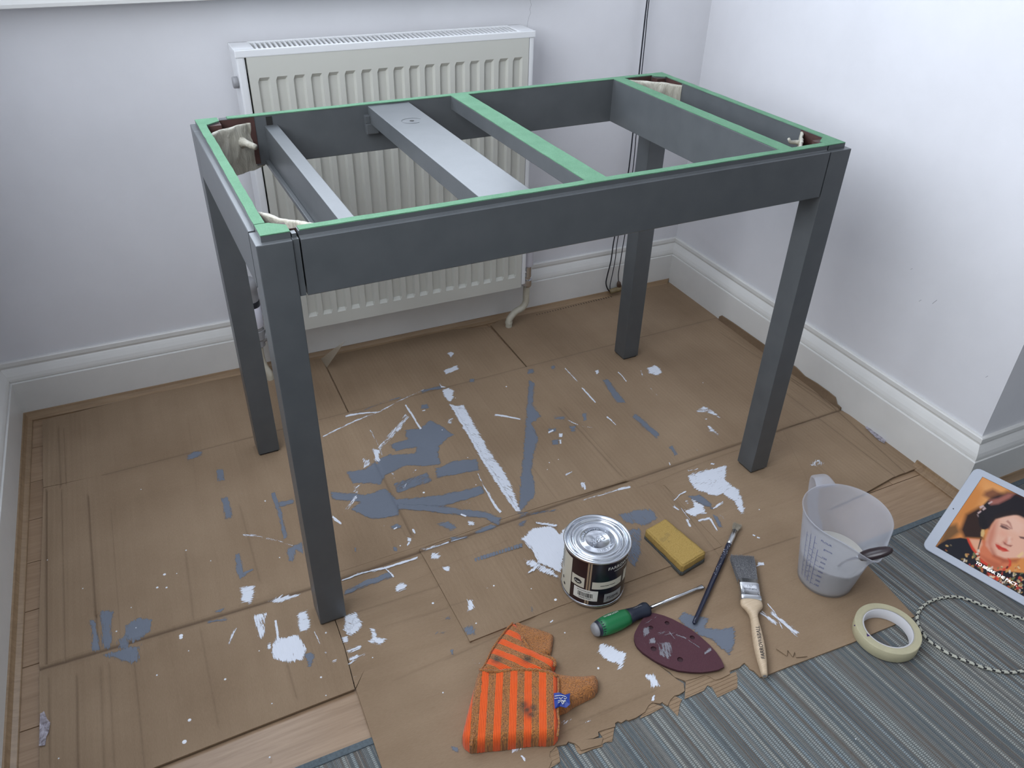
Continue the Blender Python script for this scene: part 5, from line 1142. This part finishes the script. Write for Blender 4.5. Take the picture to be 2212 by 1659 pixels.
# handle: a strap that leaves the rim, bows out and returns low on the wall
hd=Vector((math.cos(AH),math.sin(AH),0)); hs=Vector((-hd.y,hd.x,0))
def hsec(r,z,w_,th,up): return (hd*r+Vector((0,0,z)),hs*w_,up*th)
path=[(jr(AH,.97)-.001,HJ*.985,.021),(jr(AH,1)+.010,HJ*1.010,.0175),(jr(AH,1)+.022,HJ*1.012,.0150),(jr(AH,1)+.031,HJ*.975,.0135),(jr(AH,1)+.032,HJ*.88,.0125),(jr(AH,1)+.026,HJ*.72,.0115),(jr(AH,1)+.014,HJ*.55,.0110),(jr(AH,.42)+.006,HJ*.44,.0115),(jr(AH,.38)-.0005,HJ*.38,.013)]
secs=[]
pp=spline([(r,z,w_) for r,z,w_ in path],4)
for i,q in enumerate(pp):
    a=pp[min(i+1,len(pp)-1)]-pp[max(i-1,0)]; t=(hd*a.x+Vector((0,0,a.y))).normalized(); up=hs.cross(t).normalized()
    secs.append((hd*q.x+Vector((0,0,q.y)),hs*q.z,up*.0028))
loft('handle',secs,jug,M_jug,20,True,4)
# scale markings
def jp(a,t,off=.0006): r=jr(a,t)+off; return Vector((r*math.cos(a),r*math.sin(a),jz(a,t)))
A0j=math.atan2(CY-JY,CX-JX); M_blue=plain('blue_print',(.08,.10,.27),.5)
bm=bmesh.new()
def quad(a0,a1,t0,t1): bm.faces.new([bm.verts.new(q) for q in (jp(a0,t0),jp(a1,t0),jp(a1,t1),jp(a0,t1))])
D=math.radians
for ln,t0,t1 in ((-47,.14,.80),(-38,.14,.84),(-30,.12,.86),(-22,.12,.70)): quad(A0j+D(ln),A0j+D(ln+.7),t0,t1)
for k in range(9):
    t=.14+.078*k; quad(A0j+D(-30),A0j+D(-25),t,t+.005); quad(A0j+D(-47),A0j+D(-42),t,t+.005)
    if k<7: quad(A0j+D(-22),A0j+D(-12 if k%2==0 else -17),t,t+.005)
for k in range(17): quad(A0j+D(-38),A0j+D(-35),.14+.04*k,.144+.04*k)
o=done('scale_lines',bm,jug,M_blue); o['kind']='stuff'
def jtext(s,size,deg,t):
    me=text_mesh(s,size,.0002); a0=A0j+D(deg); r0=jr(a0,t)
    map_mesh(me,lambda c: jp(a0+c.x/r0,t+c.y/HJ,.0008+c.z)); return link('printed_lettering',me,jug,M_blue)
for k,s in enumerate(('100','200','300','400','500','600','700')): jtext(s,.0062,-9,.155+.078*k)
jtext('grams',.0066,-7,.76); jtext('FLOUR',.0066,-12,.86); 
for k,s in enumerate(('2','4','6','8','10','12')): jtext(s,.0048,-33,.18+.09*k)
# dark-handled tool leaning in the jug, its handle over the lip
p0=fl(1862,1196,.160); 
P1=fl(1862,1202,.152); P2=fl(1929,1187,.182)
d_=(P2-P1).normalized(); low=P1-d_*.02
tool=thing('stirring_tool','dark brown oval tool handle poking out over the spout of the measuring jug','tool handle')
s_=d_.cross(Vector((0,0,1))).normalized(); u_=s_.cross(d_)
loft('handle',[(P1.lerp(P2,t),s_*w_,u_*h_) for t,w_,h_ in ((-.12,.003,.003),(-.05,.0085,.005),(.08,.0115,.0065),(.3,.0125,.0075),(.6,.0118,.0072),(.82,.0092,.006),(.94,.0065,.0042),(1.0,.0025,.002))],tool,plain('dark_brown_bakelite',(.022,.012,.014),.3),20)
bm=bmesh.new(); inn=Vector((JX+(P1.x-JX)*.15,JY+(P1.y-JY)*.15,.035)); tube(bm,[P1+d_*-.006,P1.lerp(inn,.5)+Vector((0,0,.01)),inn],[.0028,.0024,.0022],8); done('shaft',bm,tool,M_steel,True)
# ================================================================ MASKING TAPE ROLL
tr=thing('masking_tape_roll','cream masking tape roll lying flat, half on the cardboard corner, half on the rug','tape roll',(.4045,-.7275,-.0003))
M_tp=plain('masking_tape_cream',(.50,.46,.30),.55,nz=.05,nscale=60,bump=.15,bscale=300); M_core=plain('tape_core_card',(.62,.61,.62),.65)
RO,RI,HT=.0560,.0405,.0235
bm=bmesh.new(); lathe(bm,[(RI+.0028,.0008),(RO-.0005,.0004),(RO,.0012),(RO,HT-.0008),(RO-.0008,HT),(RI+.0028,HT-.0004)],n=96)
bm2=bm; done('tape_winding',bm,tr,M_tp,True)
for p in tr.children[0].data.polygons: p.use_smooth=abs(p.normal.z)<.3
bm=bmesh.new(); lathe(bm,[(RI,.001),(RI+.0029,.001),(RI+.0029,HT-.0009),(RI,HT-.0009),(RI,.001)],n=96); done('cardboard_core',bm,tr,M_core,True)
for p in tr.children[1].data.polygons: p.use_smooth=abs(p.normal.z)<.3
bm=bmesh.new(); lathe(bm,[(RI+.0024,HT-.0008),(RI+.0044,HT-.0003)],n=96); done('dusty_ring',bm,tr,plain('tape_dust',(.22,.21,.20),.9,nz=.4,nscale=300))
M_pen=plain('purple_ink',(.05,.02,.12),.5)
for (u,v,z_,s0) in ((1849,1349,HT*.9,.0016),(1866,1374,HT,.0036)):
    p=fl(u,v,z_)-Vector((.4045,-.7275,-.0003)); a=math.atan2(p.y,p.x); 
    if s0>.002:
        r_=RI+.0060; c=Vector((r_*math.cos(a),r_*math.sin(a),HT+.0002)); bm=bmesh.new()
        f=bm.faces.new([bm.verts.new(c+Vector(q)) for q in ((-.003,-.0025,0),(.0028,-.0035,0),(.0015,.0035,0))]); done('pen_mark',bm,tr,M_pen)
    else:
        bm=bmesh.new(); c=Vector(((RO+.0002)*math.cos(a),(RO+.0002)*math.sin(a),HT*.80)); lathe(bm,[(s0,-.0005),(s0*.7,.0006),(0,.0007)],c,8); done('pen_mark',bm,tr,M_pen)
# ================================================================ BRAIDED CABLE
ZR_=-.0036
cb=thing('braided_cable','black and cream braided cable curving in a loop over the rug below the tablet','cable')
pts=Z(1600,950,3.614,[(2420,1480),(2320,1440),(2212,1400),(2130,1378),(2060,1358),(1980,1330),(1900,1298),(1830,1268),(1760,1243),(1700,1228),(1640,1225),(1580,1232),(1520,1246),(1465,1270),(1420,1302),(1392,1338),(1378,1378),(1380,1420),(1392,1460),(1420,1510),(1450,1550),(1480,1578)])
pts+=Z(1400,1200,2.724,[(1700,535),(1760,573),(1830,605),(1900,632),(1960,655),(2020,672),(2080,684),(2140,688),(2190,682),(2260,668),(2350,640)])
q=spline([fl(u,v,ZR_+.003) for u,v in pts],6); bm=bmesh.new(); 
L=[0]; 
for a,b in zip(q,q[1:]): L.append(L[-1]+(b-a).length)
n=int(L[-1]/.0017); qq=[];j=0
for i in range(n+1):
    s=L[-1]*i/n
    while j<len(L)-2 and L[j+1]<s: j+=1
    qq.append(q[j].lerp(q[j+1],(s-L[j])/max(1e-9,L[j+1]-L[j])))
R=tube(bm,qq,.0029,10); bm.faces.ensure_lookup_table(); k=0
for i in range(len(R)-1):
    for a in range(10):
        f=bm.faces[i*10+a]; ph=(i+ (a//2))%8; ph2=(i-(a//2))%8
        f.material_index=1 if (ph<3 and (a//2)%2==0) or (ph2<2 and a//2==3) else 0
done('cable_sleeve',bm,cb,[plain('cable_cream',(.50,.50,.42),.7),plain('cable_black',(.015,.015,.018),.7)],True)
# ================================================================ TABLET
B0=fl(1990,1181,ZR_+.004); E0=fl(2212,1308,ZR_+.004); dx_=(E0-B0).normalized(); nn=Vector((-dx_.y,dx_.x,0)); nn=nn if nn.x>0 else -nn
TT=math.radians(40); up_=nn*math.cos(TT)+Vector((0,0,math.sin(TT))); fr_=dx_.cross(up_); fr_=fr_ if fr_.z>0 else -fr_
TH,TW=.2005,.283
tab=thing('tablet','white-bezelled tablet propped on the rug, playing a film scene of a dark-haired woman','tablet')
def tpn(x,y,z=0): return B0+dx_*x+up_*y+fr_*z
def rrect(x0,x1,y0,y1,r,n=6):
    out=[]
    for cx,cy,a0 in ((x1-r,y1-r,0),(x0+r,y1-r,90),(x0+r,y0+r,180),(x1-r,y0+r,270)):
        for k in range(n+1): a=math.radians(a0+90*k/n); out.append((cx+r*math.cos(a),cy+r*math.sin(a)))
    return out
bm=bmesh.new(); r0=rrect(.001,TW-.001,.001,TH-.001,.0125); r1=rrect(0,TW,0,TH,.0135); r2=rrect(.003,TW-.003,.003,TH-.003,.011)
R=[[bm.verts.new(tpn(x,y,z)) for x,y in rr_] for rr_,z in ((r2,-.008),(r1,-.0045),(r1,-.001),(r0,0))]
for A,B in zip(R,R[1:]):
    for i in range(len(A)): bm.faces.new((A[i],A[(i+1)%len(A)],B[(i+1)%len(A)],B[i]))
bm.faces.new(R[0][::-1]); bm.faces.new(R[-1]); done('casing',bm,tab,plain('tablet_white_bezel',(.44,.475,.54),.35))
# screen area measured on the tablet plane
def onT(u,v): p=onP(u,v,B0,fr_)-B0; return (p.dot(dx_),p.dot(up_))
q15=lambda x,y:(1960+x/4.88,980+y/4.88)
c1=onT(*q15(785,250)); c2=onT(*q15(305,980)); c3=onT(*q15(1230,455))
sx0=(c1[0]+c2[0])/2; sy0=c2[1]; sy1=(c1[1]+c3[1])/2; sx1=TW-sx0
bm=bmesh.new(); bm.faces.new([bm.verts.new(tpn(x,y,.0001)) for x,y in ((sx0-.0006,sy0-.0006),(sx1+.0006,sy0-.0006),(sx1+.0006,sy1+.0006),(sx0-.0006,sy1+.0006))]); done('screen_border',bm,tab,M_dark)
bm=bmesh.new(); lathe(bm,[(.0013,0),(0,.0001)],n=12); cc=onT(*q15(485,581)); o=done('camera_lens',bm,tab,M_black); 
o.matrix_world=Matrix.Translation(tpn(cc[0],cc[1],.0002))@fr_.to_track_quat('Z','Y').to_matrix().to_4x4()
NX,NY=250,176; gx=np.linspace(sx0,sx1,NX); gy=np.linspace(sy0,sy1,NY); GX,GY=np.meshgrid(gx,gy); P=np.stack([GX.ravel(),GY.ravel()],1)
img=np.tile(np.array(lin((228,150,82))),(len(P),1))
def soft(pts,col,f,op=1,raw=False):
    poly=[onT(*q15(x,y)) for x,y in pts] if not raw else pts
    a=np.clip(sdist(P,poly)/(f*.7)+.5,0,1)*op; img[:]=img*(1-a[:,None])+np.array(lin(col))*a[:,None]
soft([(790,250),(1000,330),(1100,420),(900,600),(700,560)],(238,170,105),.03)
soft([(480,720),(700,640),(820,420),(700,300),(560,560)],(215,140,70),.02,.8)
soft([(820,400),(900,370),(1000,420),(980,470),(880,490),(800,440)],(110,62,50),.012,.85)
soft([(900,460),(1050,400),(1300,420),(1500,600),(1500,1100),(1250,900)],(60,28,26),.015)
soft([(620,640),(760,560),(800,640),(800,900),(600,890),(560,800)],(48,24,17),.012,1)
soft([(305,980),(420,760),(520,740),(560,830),(430,930),(340,985)],(70,62,40),.014,.8)
# hair
soft([(745,640),(800,540),(860,480),(980,440),(1130,430),(1300,520),(1500,660),(1600,950),(1450,1000),(1230,700),(1060,680),(940,690),(860,790),(790,810),(760,740)],(26,20,30),.006)
soft([(860,490),(960,470),(1060,420),(1130,425),(1080,470),(960,530),(880,540)],(190,120,110),.008,.75)
for s_ in ([(760,560),(800,540),(810,560),(770,580)],[(740,620),(775,600),(780,612),(748,640)],[(790,585),(815,560),(830,580),(800,600)],[(735,640),(760,650),(756,672),(745,665)],[(850,520),(890,500),(900,510),(860,535)]): soft(s_,(215,190,195),.0025,.9)
# dress
soft([(330,960),(420,905),(560,885),(640,900),(720,1060),(900,1180),(1050,1240),(1250,1260),(1500,1400),(1500,1800),(1150,1560),(305,985)],(14,14,30),.004)
# neck, face
soft([(640,890),(780,905),(860,930),(1080,1040),(1100,1160),(1030,1230),(930,1240),(820,1150),(740,1080),(690,990)],(222,128,92),.004)
soft([(760,1060),(860,1110),(980,1160),(1030,1110),(960,1220),(880,1200)],(180,90,62),.01,.6)
soft([(650,900),(780,910),(790,960),(740,1050)],(240,190,160),.006,.8)
soft([(865,800),(930,690),(1050,650),(1150,640),(1300,720),(1400,860),(1420,1000),(1330,1090),(1180,1100),(1020,1105),(900,1060),(830,970),(830,900)],(240,190,170),.007)
soft([(850,830),(900,740),(950,700),(930,850),(900,960),(930,1060),(850,990),(828,930)],(205,120,95),.014,.75)
soft([(1000,700),(1120,660),(1250,760),(1180,850),(1080,800)],(246,206,192),.014,.6)
soft([(1060,880),(1100,900),(1060,980),(1000,940)],(215,135,115),.01,.8); soft([(1010,925),(1060,960),(1110,965),(1090,985),(1020,955)],(150,78,70),.003,.8)
soft([(1060,700),(1090,730),(1110,790),(1105,800),(1070,740),(1040,715)],(170,110,100),.003,.7)
soft([(990,750),(1040,770),(1080,800),(1050,800),(1000,785),(975,765)],(95,62,66),.003,.9); soft([(985,735),(1050,750),(1100,790),(1090,795),(1030,762),(985,748)],(150,100,98),.003,.8)
soft([(1175,870),(1240,880),(1290,900),(1240,905),(1190,892)],(95,62,66),.003,.9)
soft([(925,948),(960,960),(1000,985),(1040,1000),(1075,1030),(1020,1032),(960,1010),(935,980)],(205,62,48),.003)
soft([(970,1000),(1020,1020),(1050,1030),(1000,1036)],(225,110,90),.003,.7)
soft([(930,930),(960,945),(1000,965),(980,970),(935,955)],(222,150,130),.004,.6)
# jaw shade, hair locks and lashes
soft([(880,1000),(940,1075),(1040,1115),(1190,1105),(1150,1150),(1020,1150),(900,1090)],(170,84,58),.009,.75)
soft([(860,800),(880,740),(930,690),(1010,668),(1120,648),(1240,650),(1240,620),(1100,600),(940,640),(850,720)],(34,22,26),.005,.95)
soft([(745,640),(790,620),(830,700),(850,780),(800,805),(760,760)],(20,14,22),.004,1)
soft([(1225,640),(1500,700),(1600,1000),(1450,930),(1340,760)],(24,18,26),.008,1)
soft([(1060,870),(1090,880),(1095,930),(1075,955),(1050,950)],(252,225,212),.006,.6); soft([(985,800),(1050,830),(1060,880),(1000,870),(960,840)],(238,170,150),.012,.5)
# collar
for a in ([(625,885),(650,895),(690,980),(735,1045),(725,1065),(680,1010),(640,930)],[(740,1075),(800,1130),(880,1180),(900,1200),(870,1200),(780,1150),(735,1095)],[(1060,1100),(1095,1130),(1095,1180),(1050,1225),(1010,1235),(1000,1215),(1060,1195),(1075,1150)],[(840,1250),(920,1280),(930,1340),(870,1320),(830,1280)],[(930,1290),(970,1300),(965,1370),(935,1340)]): soft(a,(222,72,48),.003)
soft([(785,800),(810,800),(815,840),(800,880),(775,870),(775,830)],(225,190,130),.003); soft([(770,890),(785,900),(765,960),(745,1030),(740,1010)],(30,22,26),.002); soft([(740,1010),(760,1010),(765,1040),(742,1042)],(235,225,215),.003,.9)
soft([(1150,1080),(1215,1030),(1225,1060),(1180,1100)],(245,210,160),.004,.9)
rr=random.Random(3)
for (x0,y0,x1,y1,n_) in ((580,1050,760,1200,26),(730,1180,900,1260,14),(950,1180,1220,1420,60),(880,1330,1220,1480,60),(820,1270,1000,1380,24),(320,960,460,1060,8),(1220,1300,1500,1700,50)):
    for _ in range(n_):
        x=rr.uniform(x0,x1); y=rr.uniform(y0,y1); r_=rr.uniform(6,17); a=rr.uniform(0,3)
        poly=[(x+r_*math.cos(t)*1.4*math.cos(a)-r_*.8*math.sin(t)*math.sin(a),y+r_*1.4*math.cos(t)*math.sin(a)+r_*.8*math.sin(t)*math.cos(a)) for t in np.linspace(0,2*PI,9,endpoint=False)]
        soft(poly,rr.choice([(215,175,110),(240,215,170),(150,120,60),(190,130,80),(120,130,90),(235,225,215),(200,70,60),(20,20,25)]),.0018,.85)
img=np.clip(img,0,1)
me=bpy.data.meshes.new('screen'); VV=[tuple(tpn(x,y,.0003)) for x,y in P]; F=[(j*NX+i,j*NX+i+1,(j+1)*NX+i+1,(j+1)*NX+i) for j in range(NY-1) for i in range(NX-1)]
me.from_pydata(VV,[],F); a=me.color_attributes.new('picture','FLOAT_COLOR','POINT'); a.data.foreach_set('color',np.column_stack([img,np.ones(len(img))]).astype(np.float32).ravel())
t=NT('lit_screen'); ac=t.attr('picture','Color'); t.P('Base Color',(.01,.01,.01)); t.P('Emission Color',ac); t.P('Emission Strength',.60); t.P('Roughness',.25); t.P('Specular IOR Level',.12)
link('screen',me,tab,t.m)
t=NT('subtitle_white'); t.P('Emission Color',(1,1,1)); t.P('Emission Strength',.8); t.P('Base Color',(.5,.5,.5))
a1=onT(*q15(722,1150)); a2=onT(*q15(1160,1390)); th=math.atan2(a2[1]-a1[1],a2[0]-a1[0]); wd=math.hypot(a2[0]-a1[0],a2[1]-a1[1])
me=text_mesh('TO BREAK THE PACT.',.0100,.0002); xsv=[v.co.x for v in me.vertices]; k=wd/(max(xsv)-min(xsv)); mid=((a1[0]+a2[0])/2,(a1[1]+a2[1])/2)
th=0
for off in ((0,0),(.0003,.0001),(-.0003,-.0001)):
    m2=me.copy(); map_mesh(m2,lambda c: tpn(mid[0]+c.x*k+off[0],mid[1]+c.y*k+off[1],.0006+c.z)); 
    if off==(0,0): link('subtitle',m2,tab,t.m)
    else:
        o=link('subtitle',m2,tab,t.m)
# folded cover stand behind
bm=bmesh.new(); 
pa=tpn(.03,.02,-.009); 
def bp(x,y,z): return tpn(x,y,z)
foot=lambda x:(lambda p:Vector((p.x+nn.x*.045,p.y+nn.y*.045,ZR_)))(tpn(x,.135,-.009))
for x0,x1 in ((.03,TW-.03),):
    v=[bm.verts.new(q) for q in (bp(x0,.135,-.0085),bp(x1,.135,-.0085),foot(x1),foot(x0),bp(x0,.125,-.0085),bp(x1,.125,-.0085),foot(x1)-nn*.006,foot(x0)-nn*.006)]
    for f in ((0,1,2,3),(4,7,6,5),(0,4,5,1),(1,5,6,2),(2,6,7,3),(3,7,4,0)): bm.faces.new([v[i] for i in f])
done('folding_stand',bm,tab,M_grayp)
